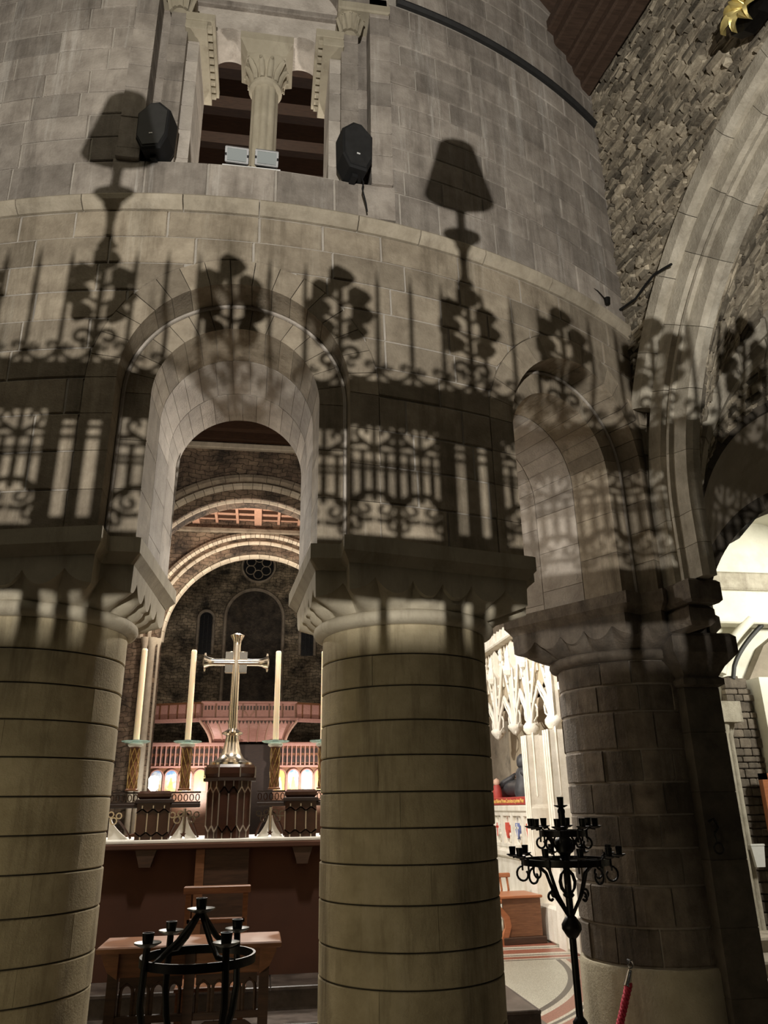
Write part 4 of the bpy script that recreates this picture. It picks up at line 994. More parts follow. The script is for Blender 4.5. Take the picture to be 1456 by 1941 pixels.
for s in (-1,1):
    xc=s*.62
    mb=MB(); mb.box(xc-.135,xc+.135,-.03,.10,0,ZR(1.66)); mb.build('post',MT['bronze_panel'],rt_)
    lattice(xc-.135,xc+.135,.0,ZR(1.64),-.036,rt_,3)
    mb=MB(); mb.cbox(xc-.15,xc+.15,-.05,.12,ZR(1.66),ZR(1.69),.005); mb.build('post_cap',MT['oak_black'],rt_)
    mb=MB(); mb.cbox(xc-.14,xc+.14,-.04,.11,ZR(1.69),ZR(1.755),.02); mb.build('post_crown',MT['bronze_panel'],rt_)
    for (xa,xb) in ((.24,.485),(.755,1.38)):
        a,b=sorted((s*xa,s*xb))
        mb=MB(); mb.cbox(a,b,-.03,.05,ZR(1.62),ZR(1.655),.006); mb.build('top_rail',MT['oak_black'],rt_)
        mb=MB(); mb.box(a,b,-.02,.03,ZR(1.655),ZR(1.668)); mb.box(a,b,-.02,.03,ZR(1.735),ZR(1.748)); mb.build('fret_rail',MT['oak_black'],rt_)
        nq=int((b-a)/.045)
        for k in range(nq):
            x=a+(b-a)*(k+.5)/nq; mb=MB(); mb.tube([(x+.016*cos(i*PI/4),.005,ZR(1.70)+.028*sin(i*PI/4)) for i in range(8)],.0055,4,True); mb.build('fret_loop',MT['bronze_panel'],rt_)
        # tracery below: opposing white curves with trefoils
        m_=(a+b)/2 if xb<1 else s*1.0
        wdt=min((b-a)/2,.21)
        for q in (-1,1):
            mb=MB(); P=[(m_+q*(wdt-.02-(wdt-.05)*sin(f*PI/2)),.01,ZR(1.38)+.22*(1-cos(f*PI/2))) for f in [i/10 for i in range(11)]]
            mb.tube([(p[0],p[1],p[2]) for p in [(m_+q*wdt*(1-f)**.6,.01,.01+.20*f) for f in [i/10 for i in range(11)]]],.010,5); mb.build('tracery_curve',MT['bronze_panel'],rt_)
            mb=MB(); P=[]; 
            for i in range(11):
                f=i/10; P.append((m_+q*(wdt*(.15+.75*(1-f)**1.6)),.03,.004+.17*f))
            V=[(x,.035,z) for x,_,z in P]+[(m_+q*wdt*.1,.035,z) for _,_,z in P]+[(x,.075,z) for x,_,z in P]+[(m_+q*wdt*.1,.075,z) for _,_,z in P]
            n=11; F=[(i,i+1,n+i+1,n+i) for i in range(10)]+[(2*n+i+1,2*n+i,3*n+i,3*n+i+1) for i in range(10)]+[(i,2*n+i,2*n+i+1,i+1) for i in range(10)]
            mb.add(V,F); mb.build('marble_fin',MT['marble_white'],rt_)
            for (dx,dz,r_) in ((.06,.15,.026),(.10,.19,.022),(.035,.20,.022)):
                mb=MB(); mb.tube([(m_+q*dx+r_*cos(i*PI/5),.005,dz+r_*sin(i*PI/5)) for i in range(10)],.007,4,True); mb.build('trefoil',MT['silver_gilt'],rt_)
        mb=MB(); mb.tube([(m_,0,.02),(m_,0,.24)],[.006,.012],5); mb.build('stem',MT['silver_gilt'],rt_)
        mb=MB(); mb.prism([(m_+(.028 if i%2==0 else .012)*sin(i*PI/5),.035+(.028 if i%2==0 else .012)*cos(i*PI/5)) for i in range(10)],lambda x,z:(x,-.012,z),lambda x,z:(x,.0,z)); mb.build('star',MT['bronze_panel'],rt_)
ped=thing('cross_pedestal','dark pedestal with bronze hexagon lattice carrying the altar cross','pedestal',(-.01,-2.42,1.372))
n8=lambda r:[(r*cos(PI/8+i*PI/4)/cos(PI/8),r*sin(PI/8+i*PI/4)/cos(PI/8)) for i in range(8)]
mb=MB(); mb.prism(n8(.185),lambda x,y:(x,y+.1,0),lambda x,y:(x,y+.1,ZR(1.83))); mb.build('body',MT['bronze_panel'],ped)
lattice(-.077,.077,0,ZR(1.83),-.093,ped,2)
for s in (-1,1):
    o=None; mb=MB(); T0=(s*.079,-.091); T1=(s*.185,.02)
    for i in range(3):
        f=i/2; mb.tube([(T0[0]+(T1[0]-T0[0])*f,T0[1]+(T1[1]-T0[1])*f,.10),(T0[0]+(T1[0]-T0[0])*f,T0[1]+(T1[1]-T0[1])*f,.36)],.006,4)
    for i in range(2):
        for (za,zb) in ((.36,.41),(.10,.05)):
            fa,fb=i/2,(i+1)/2; fm=(fa+fb)/2
            pt=lambda f,z:(T0[0]+(T1[0]-T0[0])*f,T0[1]+(T1[1]-T0[1])*f,z)
            mb.tube([pt(fa,za),pt(fm,zb)],.006,4); mb.tube([pt(fb,za),pt(fm,zb)],.006,4); mb.tube([pt(fm,zb),pt(fm,zb+(.045 if zb>.2 else -.045))],.006,4)
    mb.build('side_lattice',MT['brass_dark'],ped)
mb=MB(); mb.prism(n8(.225),lambda x,y:(x,y+.1,ZR(1.83)),lambda x,y:(x,y+.1,ZR(1.855))); mb.build('cornice',MT['oak_black'],ped)
mb=MB(); V=[(x,y+.1,ZR(z)) for r,z in ((.205,1.855),(.215,1.89),(.215,1.94),(.20,1.965)) for x,y in n8(r)]
mb.add(V,[(k*8+i,k*8+(i+1)%8,k*8+8+(i+1)%8,k*8+8+i) for k in range(3) for i in range(8)]+[tuple(range(24,32))]); mb.build('crown',MT['bronze_panel'],ped)
for i in range(8):
    x,y=n8(.218)[i]; mb=MB(); mb.tube([(x,y+.1,ZR(1.86)),(x,y+.1,ZR(1.95))],.007,4); mb.build('crown_bar',MT['brass_dark'],ped)
# cross
cr=thing('altar_cross','tall polished silver-gilt altar cross with flared ends','cross',(-.012,-2.32,1.965))
ZX=lambda z:z-1.965
mb=MB(); mb.lathe([(.19,0),(.19,.018),(.165,.03),(.12,.05),(.088,.10),(.066,.18),(.055,.245),(.06,.255),(.092,.268),(.092,.28),(.055,.30),(.04,.315),(0,.315)],28,(0,0,0)); mb.build('bell_foot',MT['silver_gilt'],cr,40)
def bar(P,R_,nm): mb=MB(); mb.tube(P,R_,8); mb.build(nm,MT['silver_gilt'],cr,50)
bar([(0,0,.31),(0,0,ZX(3.03)),(0,0,ZX(3.07)),(0,0,ZX(3.105)),(0,0,ZX(3.125)),(0,0,ZX(3.145))],[.042,.036,.04,.058,.070,.03],'shaft')
for s in (-1,1):
    bar([(0,0,ZX(2.875)),(s*.20,0,ZX(2.875)),(s*.24,0,ZX(2.875)),(s*.275,0,ZX(2.875)),(s*.29,0,ZX(2.875)),(s*.305,0,ZX(2.875))],[.034,.034,.04,.058,.066,.03],'arm')
    for q in (-1,1):
        bar([(s*.285,0,ZX(2.875)+q*.06),(s*.285,0,ZX(2.875)+q*.085)],[.012,.007],'arm_pearl')
        mb=MB(); mb.cbox(s*.015 if s>0 else -.10,.10 if s>0 else -.015,-.02,.02,ZX(2.875)+(.02 if q>0 else -.10),ZX(2.875)+(.10 if q>0 else -.02),.005); mb.build('corner_plate',MT['silver_gilt'],cr)
# candles
for x,lab in ((-.83,'tall altar candle furthest left, nearest the left column'),(-.395,'tall altar candle just left of the cross'),(.375,'tall altar candle just right of the cross'),(.80,'tall altar candle half hidden behind the middle column')):
    t=thing('candlestick','twisted bronze candlestick with a glass dish '+{'-':'', '+':''}['+']+('under the leftmost candle' if x<-.6 else 'under the candle left of the cross' if x<0 else 'under the candle right of the cross' if x<.6 else 'beside the middle column'),'candlestick',(x,-2.38 if abs(x)<.7 else -2.41,1.757),0,'altar candlesticks')
    b=t.location.z; hh=2.115-b
    mb=MB(); mb.lathe([(.055,0),(.055,.012),(.040,.02),(.040,hh-.01),(.05,hh),(0,hh)],14); mb.build('barrel',MT['oak'],t,40)
    mb=MB()
    for q in range(6):
        for sg in (-1,1): mb.tube([(.042*cos(q*PI/3+sg*f*2.6),.042*sin(q*PI/3+sg*f*2.6),.02+(hh-.03)*f) for f in [i/16 for i in range(17)]],.0035,4)
    mb.build('diamond_strapwork',MT['brass'],t)
    mb=MB(); mb.lathe([(0,hh),(.05,hh),(.065,hh+.012),(.065,hh+.028),(.04,hh+.034),(0,hh+.034)],20); mb.build('collar',MT['marble_white'],t,40)
    mb=MB(); mb.lathe([(.03,hh+.034),(.10,hh+.036),(.122,hh+.046),(.122,hh+.052),(.10,hh+.044),(.03,hh+.042)],28); mb.build('glass_dish',MT['glass_dish'],t,40)
    cd=thing('candle',lab,'candle',(t.location.x,t.location.y,b+hh+.034),0,'tall altar candles')
    mb=MB(); mb.lathe([(.027,0),(.027,.03),(0,.03)],16); mb.build('wax_base',MT['wax_end'],cd,40)
    mb=MB(); mb.lathe([(.0265,.03),(.025,.80),(.025,.815),(.02,.825),(0,.822)],16); mb.build('wax',MT['wax'],cd,40)
    mb=MB(); mb.tube([(0,0,.82),(.002,0,.835)],.002,4); mb.build('wick',MT['iron'],cd)

# ================================================================== TOMB IN THE SANCTUARY'S NORTH SIDE
TX=4.0; TY=1.72
tm=thing('canopied_tomb','white gothic canopied tomb with tall niches and crockets behind the pier','tomb',(TX,TY,0))
def TF(y,w,z): return (w,y-1.0,z)      # y along the wall, w away from the camera side, z up
mb=MB(); mb.box(0.0,.62,-2.0,2.35,0,1.0); mb.build('base',MT['tomb_stone'],tm)
mb=MB(); mb.cbox(-.12,.62,-2.0,2.3,0,.42,.03); mb.build('plinth',MT['tomb_stone'],tm)
mb=MB(); mb.cbox(-.05,.62,-2.0,2.3,.86,.98,.03); mb.build('base_moulding',MT['tomb_stone'],tm)
mb=MB(); mb.box(.04,.62,-.42,2.35,1.0,1.5); mb.build('chest',MT['tomb_stone'],tm)
mb=MB(); mb.cbox(-.02,.62,-.45,2.35,1.5,1.60,.02); mb.build('slab',MT['tomb_stone'],tm)
mb=MB(); mb.box(.62,.75,-2.0,2.4,0,4.2); mb.build('recess_back',MT['tomb_back'],tm)
for k in range(5):
    yc=-.14+k*.5
    for (y0,y1,z0_,z1_) in ((yc-.25,yc-.19,1.0,1.5),(yc+.19,yc+.25,1.0,1.5),(yc-.19,yc+.19,1.0,1.06),(yc-.19,yc+.19,1.44,1.5)):
        mb=MB(); mb.cbox(-.0,.05,y0,y1,z0_,z1_,.008); mb.build('panel_frame',MT['tomb_stone'],tm)
    for q in range(4):
        a=q*PI/2; mb=MB(); mb.tube([(.03,yc+.085*cos(a)+.085*cos(i*PI/6),1.25+.115*sin(a)+.085*sin(i*PI/6)) for i in range(12)],.013,5,True); mb.build('quatrefoil',MT['tomb_stone'],tm)
    mb=MB(); mb.prism([(-.08,.10),(.08,.10),(.08,0),(.04,-.08),(0,-.12),(-.04,-.08),(-.08,0)],lambda y,z:(.0,yc+y,1.25+z),lambda y,z:(.04,yc+y,1.25+z)); mb.build('shield',MT[['shield_red','shield_blue','shield_red','shield_white','shield_red'][k]],tm)
    if k in (1,3):
        mb=MB(); mb.box(-.006,.0,yc-.015,yc+.015,1.15,1.34); mb.box(-.006,.0,yc-.07,yc+.07,1.27,1.30); mb.build('shield_cross',MT['shield_red' if k==3 else 'shield_white'],tm)
# shafts, arches and gables of the canopy
ys=[1.83,.97,.08,-.62,-1.5]      # local y of shafts
for i,y in enumerate(ys):
    zb=2.62 if i<3 else 1.6
    mb=MB(); V=[]
    for hw,z in ((.06,zb+.10),(.055,3.3),(.045,3.9),(.0,4.0)): V+=[(.02-hw,y-hw,z),(.02+hw,y-hw,z),(.02+hw,y+hw,z),(.02-hw,y+hw,z)]
    mb.add(V,[(k*4+j,k*4+(j+1)%4,k*4+4+(j+1)%4,k*4+4+j) for k in range(3) for j in range(4)]+[(0,3,2,1)]); mb.build('canopy_shaft',MT['tomb_stone'],tm)
    for dx in (-.075,.075):
        mb=MB(); mb.tube([(-.02,y+dx,zb+.10),(-.02,y+dx,3.55)],.016,5); mb.build('colonnette',MT['tomb_stone'],tm)
    # pendant corbel or base
    mb=MB(); mb.lathe([(0,zb-.06),(.05,zb-.03),(.10,zb+.03),(.12,zb+.06),(.12,zb+.085),(.09,zb+.11),(0,zb+.11)] if i<3 else [(0,2.50),(.08,2.52),(.12,2.58),(.12,2.63),(.08,2.68),(0,2.70)],10,(.0,y,0)); mb.build('corbel',MT['tomb_stone'],tm,40)
    if i>=3:
        mb=MB(); V=[]
        for hw,z in ((.13,0 if i>2 else 0),(.13,.9),(.10,.95),(.10,1.55),(.085,1.6),(.075,2.5)): V+=[(-.06-hw*.6,y-hw,z),(.3,y-hw,z),(.3,y+hw,z),(-.06-hw*.6,y+hw,z)]
        mb.add(V,[(k*4+j,k*4+(j+1)%4,k*4+4+(j+1)%4,k*4+4+j) for k in range(5) for j in range(4)]+[(20,21,22,23)]); mb.build('buttress',MT['tomb_stone'],tm)
        for dx in (-.08,0,.08):
            mb=MB(); mb.tube([(-.13,y+dx,.95),(-.13,y+dx,2.5)],.018,5); mb.build('buttress_roll',MT['tomb_stone'],tm)
    # statuette niche head on the shaft
    mb=MB(); mb.lathe([(0,3.42),(.05,3.45),(.085,3.52),(.07,3.58),(.04,3.70),(.055,3.74),(.02,3.86),(0,3.90)],8,(-.05,y,0)); mb.build('niche_canopy',MT['tomb_stone'],tm)
for i in range(len(ys)-1):
    ya,yb=ys[i+1],ys[i]; ym=(ya+yb)/2; hw=(yb-ya)/2-.05
    # ogee arch
    P=[]
    for f in [j/14 for j in range(15)]:
        x=-hw+2*hw*f; u=abs(x)/hw; P.append((.0,ym+x,2.66+.42*(1-u**2.2)+.10*max(0,1-u*4)))
    mb=MB(); mb.tube(P,.030,6); mb.build('ogee_arch',MT['tomb_stone'],tm,60)
    mb=MB(); mb.tube([(p[0]-.02,p[1],p[2]-.07) for p in P],.014,5); mb.build('ogee_inner',MT['tomb_stone'],tm,60)
    for q in (-1,1):
        mb=MB(); mb.tube([(.0,ym+q*hw*.75,2.68),(.0,ym+q*hw*.42,2.74),(.0,ym+q*hw*.36,2.84),(.0,ym+q*hw*.55,2.92)],.014,5); mb.build('cusp',MT['tomb_stone'],tm)
        # crocketed gable
        A=(.0,ym+q*hw*.95,2.95); B=(.0,ym,3.75)
        mb=MB(); mb.tube([A,B],.026,5); mb.build('gable_bar',MT['tomb_stone'],tm)
        for c_ in range(5):
            f=(c_+.5)/5; mb=MB(); p=(A[0]+(B[0]-A[0])*f-.01,A[1]+(B[1]-A[1])*f+q*.03,A[2]+(B[2]-A[2])*f+.02)
            mb.lathe([(0,-.03),(.022,-.012),(.028,.012),(.014,.03),(0,.034)],6,p); mb.build('crocket',MT['tomb_stone'],tm)
    mb=MB(); mb.lathe([(0,3.72),(.03,3.74),(.05,3.80),(.03,3.84),(.045,3.88),(0,3.95)],8,(-.02,ym,0)); mb.build('finial',MT['tomb_stone'],tm)
    # panelled wall behind the gables
    mb=MB(); V=[(.07,p[1],p[2]+.0) for p in P]+[(.07,p[1],4.0) for p in P]; n=len(P); mb.add(V,[(j,j+1,n+j+1,n+j) for j in range(n-1)]); mb.build('spandrel',MT['tomb_back'],tm)
    for j in range(1,6):
        y=ya+(yb-ya)*j/6
        mb=MB(); mb.tube([(.05,y,3.05+.5*(1-abs(y-ym)/hw)),(.05,y,3.98)],.014,5); mb.build('panel_rib',MT['tomb_stone'],tm)
mb=MB(); mb.box(.07,.70,-2.0,2.35,3.0,3.1); mb.build('canopy_vault',MT['tomb_stone'],tm)
mb=MB(); mb.cbox(-.10,.70,-2.0,2.35,4.0,4.07,.02); mb.build('cornice',MT['tomb_stone'],tm)
for j in range(24):
    y=-1.55+j*.16; mb=MB(); mb.prism([(-.06,0),(.06,0),(.06,.07),(0,.15),(-.06,.07)],lambda a,z:(-.06,y+a,4.07+z),lambda a,z:(-.02,y+a,4.07+z)); mb.build('cresting',MT['tomb_stone'],tm)
# red slab with lettering
mb=MB(); mb.cbox(-.02,.60,-.30,2.28,0,.11,.006); sl=tag(mb.build('inscribed_slab',MT['tomb_red']),'red slab with a line of gold lettering under the effigy','slab'); sl.location=(TX,TY,1.60)
fc=bpy.data.curves.new('txt','FONT'); fc.body='Hic iacet Raherus Primus Canonicus et primus Prior'; fc.size=.085; fc.align_x='CENTER'; fc.align_y='CENTER'; fc.extrude=.002
fo=bpy.data.objects.new('txt',fc); COL.objects.link(fo); dg=bpy.context.evaluated_depsgraph_get(); me=bpy.data.meshes.new_from_object(fo.evaluated_get(dg)); bpy.data.objects.remove(fo)
me.materials.clear(); me.materials.append(MT['letter_gold']); o=link('lettering',me,sl); o.rotation_euler=(PI/2,0,-PI/2); o.location=(-.024,.72,.055); o.scale=(.92,1,1)
# effigy and attendants
ef=thing('tomb_effigy','carved effigy in a black robe lying on the red slab','statue',(TX+.38,TY+1.25,1.71))
def blob(rings,n=14):
    mb=MB(); V=[]
    for (y,xc,zc,rx,rz) in rings:
        for i in range(n): a=2*PI*i/n; V.append((xc+rx*cos(a),y,zc+rz*sin(a)))
    k=len(rings); mb.add(V,[(q*n+i,q*n+(i+1)%n,(q+1)*n+(i+1)%n,(q+1)*n+i) for q in range(k-1) for i in range(n)]+[tuple(range(n-1,-1,-1)),tuple((k-1)*n+i for i in range(n))]); return mb
blob([(-.70,0,.09,.06,.08),(-.62,0,.12,.15,.12),(-.3,0,.13,.17,.13),(.1,0,.14,.20,.14),(.4,0,.15,.23,.15),(.62,0,.14,.22,.13),(.70,0,.12,.10,.09)]).build('robe',MT['cloth_dark'],ef,60)
blob([(.68,0,.13,.05,.05),(.72,0,.15,.09,.09),(.80,0,.16,.11,.115),(.88,0,.16,.10,.10),(.93,0,.15,.04,.04)]).build('head',MT['stone_skin'],ef,60)
blob([(.66,0,.05,.16,.04),(.72,0,.06,.22,.06),(.92,0,.06,.22,.06),(.98,0,.05,.16,.04)]).build('pillow',MT['tomb_red'],ef,60)
for s in (-1,1):
    mb=MB(); mb.tube([(s*.20,.5,.16),(s*.22,.25,.20),(s*.08,.12,.30),(0,.2,.36)],[.06,.055,.045,.025],8); mb.build('sleeve',MT['cloth_dark'],ef,60)
    mb=MB(); mb.tube([(s*.012,.16,.31),(s*.010,.24,.38)],[.025,.012],8); mb.build('praying_hand',MT['stone_skin'],ef,60)
    mb=MB(); mb.tube([(s*.07,-.66,.09),(s*.08,-.72,.20)],[.05,.035],8); mb.build('foot',MT['cloth_dark'],ef,60)
def monk(loc,rz,lab,robe,hd_):
    t=thing('kneeling_figure',lab,'statue',loc,rz)
    mb=MB(); mb.lathe([(.15,0),(.165,.06),(.15,.16),(.125,.26),(.13,.33),(.10,.39),(.05,.42),(0,.425)],16); mb.build('robe',robe,t,60)
    mb=MB(); mb.lathe([(.035,.40),(.05,.43),(.072,.48),(.07,.53),(.045,.57),(0,.58)],14,(.0,-.02,0)); mb.build('head',hd_,t,60)
    mb=MB(); mb.lathe([(.06,.40),(.085,.44),(.088,.50),(.075,.56),(.03,.60),(0,.605)],14,(.0,.015,0)); mb.build('hood',robe,t,60)
    for s in (-1,1):
        mb=MB(); mb.tube([(s*.11,0,.35),(s*.14,-.08,.26),(s*.04,-.17,.28)],[.05,.045,.025],8); mb.build('sleeve',robe,t,60)
    for q in range(5):
        a=-PI/2+(q-2)*.5; mb=MB(); mb.tube([(.155*cos(a),.155*sin(a),.0),(.165*cos(a),.165*sin(a),.08),(.13*cos(a),.13*sin(a),.26)],.018,5); mb.build('robe_fold',robe,t,60)
    mb=MB(); mb.box(-.06,.06,-.28,-.14,.18,.20); mb.build('open_book',MT['shield_white'],t)
monk((TX+.13,TY+.24,1.71),rad(60),'black robed kneeling monk figure at the front edge of the tomb slab',MT['cloth_dark'],MT['stone_skin'])
monk((TX+.46,TY+.20,1.71),rad(40),'black robed kneeling monk figure at the back of the tomb slab',MT['cloth_dark'],MT['stone_skin'])
t=thing('angel_figure','small reddish angel figure lying at the far end of the tomb slab','statue',(TX+.06,TY+1.45,1.71))
mb=MB(); mb.lathe([(.075,0),(.08,.05),(.07,.13),(.05,.19),(0,.2)],12); mb.build('robe',MT['tomb_red'],t,60)
mb=MB(); mb.lathe([(.03,.18),(.055,.22),(.05,.27),(0,.30)],12); mb.build('head',MT['stone_skin'],t,60)
# bench and chair near the tomb
t=thing('reading_desk','polished oak reading desk with scrolled ends beside the tomb plinth','desk',(3.50,.95,0),rad(4)); t.scale=(1,1,.82)
mb=MB(); mb.cbox(-.34,.30,-.28,.30,.62,.66,.008); mb.build('top',MT['bench_wood'],t)
mb=MB(); mb.cbox(-.22,.28,-.25,-.22,.10,.62,.005); mb.build('front_panel',MT['oak'],t)
mb=MB(); mb.cbox(-.24,.32,-.28,.30,0,.10,.01); mb.build('base',MT['oak_dark'],t)
for s in (-.27,.24):
    mb=MB(); P=[(-.28,0),(-.20,0),(-.17,.12),(-.13,.25),(-.15,.38),(-.24,.50),(-.31,.60),(-.36,.62),(-.36,.56),(-.28,.46),(-.22,.34),(-.21,.24),(-.25,.12)]
    mb.prism(P,lambda x,z:(x,s,z),lambda x,z:(x,s+.05,z)); mb.build('scrolled_end',MT['bench_wood'],t)
t=thing('slat_back_chair','wooden chair back with thin slats beside the middle column','chair',(3.40,1.55,0),rad(6))
mb=MB(); mb.cbox(-.30,.28,-.03,.03,.68,.735,.008); mb.build('top_rail',MT['bench_wood'],t)
for k in range(6):
    x=-.26+k*.10; mb=MB(); mb.tube([(x,0,.38),(x+.01,-.02,.53),(x,0,.69)],.016,6); mb.build('slat',MT['bench_wood'],t)
mb=MB(); mb.cbox(-.30,.28,-.05,.45,.36,.40,.01); mb.build('seat',MT['bench_wood'],t)
for x in (-.27,.25):
    for y in (-.02,.40):
        mb=MB(); mb.tube([(x,y,0),(x,y,.37)],.022,6); mb.build('leg',MT['oak_dark'],t)
# ================================================================== PRAYER DESK AND SEAT BEHIND THE ALTAR
t=thing('prayer_desk','carved oak prayer desk with pierced tracery front behind the altar','desk',(-.13,-4.0,0))
mb=MB(); mb.cbox(-.55,.55,-.20,.22,.80,.835,.008); mb.build('top_board',MT['oak'],t)
for s in (-1,1):
    mb=MB(); mb.prism([(0,.80),(.10,.80),(.10,.78),(.06,.70),(.0,.66)],lambda x,z:(s*(.42+x),-.17,z),lambda x,z:(s*(.42+x),.18,z)); mb.build('bracket',MT['oak'],t)
for x in (-.45,0,.45):
    mb=MB(); mb.cbox(x-.03,x+.03,-.13,-.07,0,.80,.006); mb.build('post',MT['oak_dark'],t)
mb=MB(); mb.cbox(-.45,.45,-.12,-.08,.66,.80,.006); mb.build('frieze',MT['oak'],t)
mb=MB(); mb.cbox(-.45,.45,-.12,-.08,.06,.14,.006); mb.build('bottom_rail',MT['oak_dark'],t)
mb=MB(); mb.cbox(-.43,.43,-.12,-.085,.42,.46,.004); mb.build('mid_rail',MT['oak_dark'],t)
for s in (-1,1):
    for k in range(4):
        x=s*.225+(k-1.5)*.092
        mb=MB(); mb.tube([(x-.036,-.10,.46),(x-.036,-.10,.58)]+[(x+.036*cos(PI-i*PI/6),-.10,.58+.045*sin(i*PI/6)) for i in range(1,6)]+[(x+.036,-.10,.58),(x+.036,-.10,.46)],.011,5); mb.build('tracery_arch',MT['oak_dark'],t)
        mb=MB(); mb.prism([(x-.046,.66),(x+.046,.66),(x+.046,.60),(x,.635),(x-.046,.60)],lambda a,z:(a,-.11,z),lambda a,z:(a,-.09,z)); mb.build('tracery_spandrel',MT['oak_dark'],t)
    for q in (-1,1):
        xc=s*.225+q*.10
        mb=MB(); mb.tube([(a,-.10,z) for a,z in spiral(xc,.30,.075,.018,-PI/2,2.2*PI,22)],.013,5); mb.build('scroll',MT['oak_dark'],t)
    mb=MB(); mb.box(s*.225-.018,s*.225+.018,-.115,-.085,.14,.42); mb.build('scroll_stile',MT['oak_dark'],t)
    for zz in (.20,.38):
        mb=MB(); mb.prism([(s*.225-.17,zz),(s*.225-.12,zz+.03),(s*.225+.12,zz+.03),(s*.225+.17,zz),(s*.225+.12,zz-.012),(s*.225-.12,zz-.012)],lambda a,z:(a,-.11,z),lambda a,z:(a,-.095,z)); mb.build('lower_fret',MT['oak_dark'],t)
t=thing('oak_seat','plain oak seat with an open ladder back behind the prayer desk','chair',(-.02,-3.40,.05))
mb=MB(); mb.cbox(-.235,.235,-.03,.03,.99,1.04,.006); mb.build('top_rail',MT['oak'],t)
mb=MB(); mb.cbox(-.20,.20,-.02,.02,.80,.835,.005); mb.build('lower_rail',MT['oak'],t)
for s in (-1,1):
    mb=MB(); mb.cbox(s*.20-.018,s*.20+.018,-.02,.02,0,.99,.004); mb.build('back_post',MT['oak'],t)
    mb=MB(); mb.cbox(s*.20-.018,s*.20+.018,-.31,-.275,0,.44,.004); mb.build('leg',MT['oak'],t)
mb=MB(); mb.cbox(-.23,.23,-.32,.0,.44,.47,.006); mb.build('seat',MT['oak'],t)
mb=MB(); mb.cbox(-.19,.19,-.31,-.28,.20,.24,.004); mb.build('stretcher',MT['oak'],t)

# ================================================================== IRON CANDLE STANDS
def cup(parent,x,y,z,r=.022,pan=.042,h=.055,mat='iron'):
    mb=MB(); mb.lathe([(0,0),(r*.8,0),(r,h),(r*.85,h),(r*.7,.012),(0,.012)],12,(x,y,z)); c_=mb.build('candle_cup',MT[mat],parent,40)
    mb=MB(); mb.lathe([(0,-.006),(pan*.5,-.004),(pan,.006),(pan,.010),(pan*.5,.002),(0,.002)],16,(x,y,z)); mb.build('drip_pan',MT['steel_pan' if h<.045 else mat],c_,40)
# near stand, bottom left
t=thing('ring_candle_stand','black iron ring candle stand with five empty cups at bottom left','candle stand',(.068,-6.7,0))
RR=.185; zr=1.135
mb=MB(); mb.lathe([(RR,0),(RR,.026),(RR-.008,.026),(RR-.008,0),(RR,0)],48,(0,0,zr),caps=False); mb.build('ring',MT['iron'],t,40)
A4=[rad(215),rad(300),rad(50),rad(125)]
for k,a in enumerate(A4):
    x,y=RR*cos(a),RR*sin(a)
    mb=MB(); mb.tube([(x,y,1.21),(x*1.03,y*1.03,1.12),(x*1.05,y*1.05,1.04),(x*.95,y*.95,.96),(x*.70,y*.70,.88),(x*.42,y*.42,.80),(x*.22,y*.22,.72),(x*.16,y*.16,.6)],.011,6); mb.build('leg_bar',MT['iron'],t,60)
    cup(t,x,y,1.205,.019,.042,.036)
    mb=MB(); mb.tube([(x*.98*cos(.2)-y*.98*sin(.2),y*.98*cos(.2)+x*.98*sin(.2),zr+.02),(x*.72,y*.72,1.165),(x*.42,y*.42,1.205),(x*.16,y*.16,1.255),(0,0,1.285)],.0095,6); mb.build('arm',MT['iron'],t,60)
cup(t,0,0,1.285,.019,.046,.040)
mb=MB(); mb.lathe([(.035,.56),(.045,.60),(.035,.64),(.02,.66)],10); mb.build('collar',MT['iron'],t)
mb=MB(); mb.tube([(0,0,.05),(0,0,.66)],.018,8); mb.build('stem',MT['iron'],t)
for k in range(3):
    a=rad(30+120*k); mb=MB(); mb.tube([(0,0,.22),(.08*cos(a),.08*sin(a),.16),(.17*cos(a),.17*sin(a),.08),(.24*cos(a),.24*sin(a),.012)],.012,6); mb.build('foot',MT['iron'],t,60)
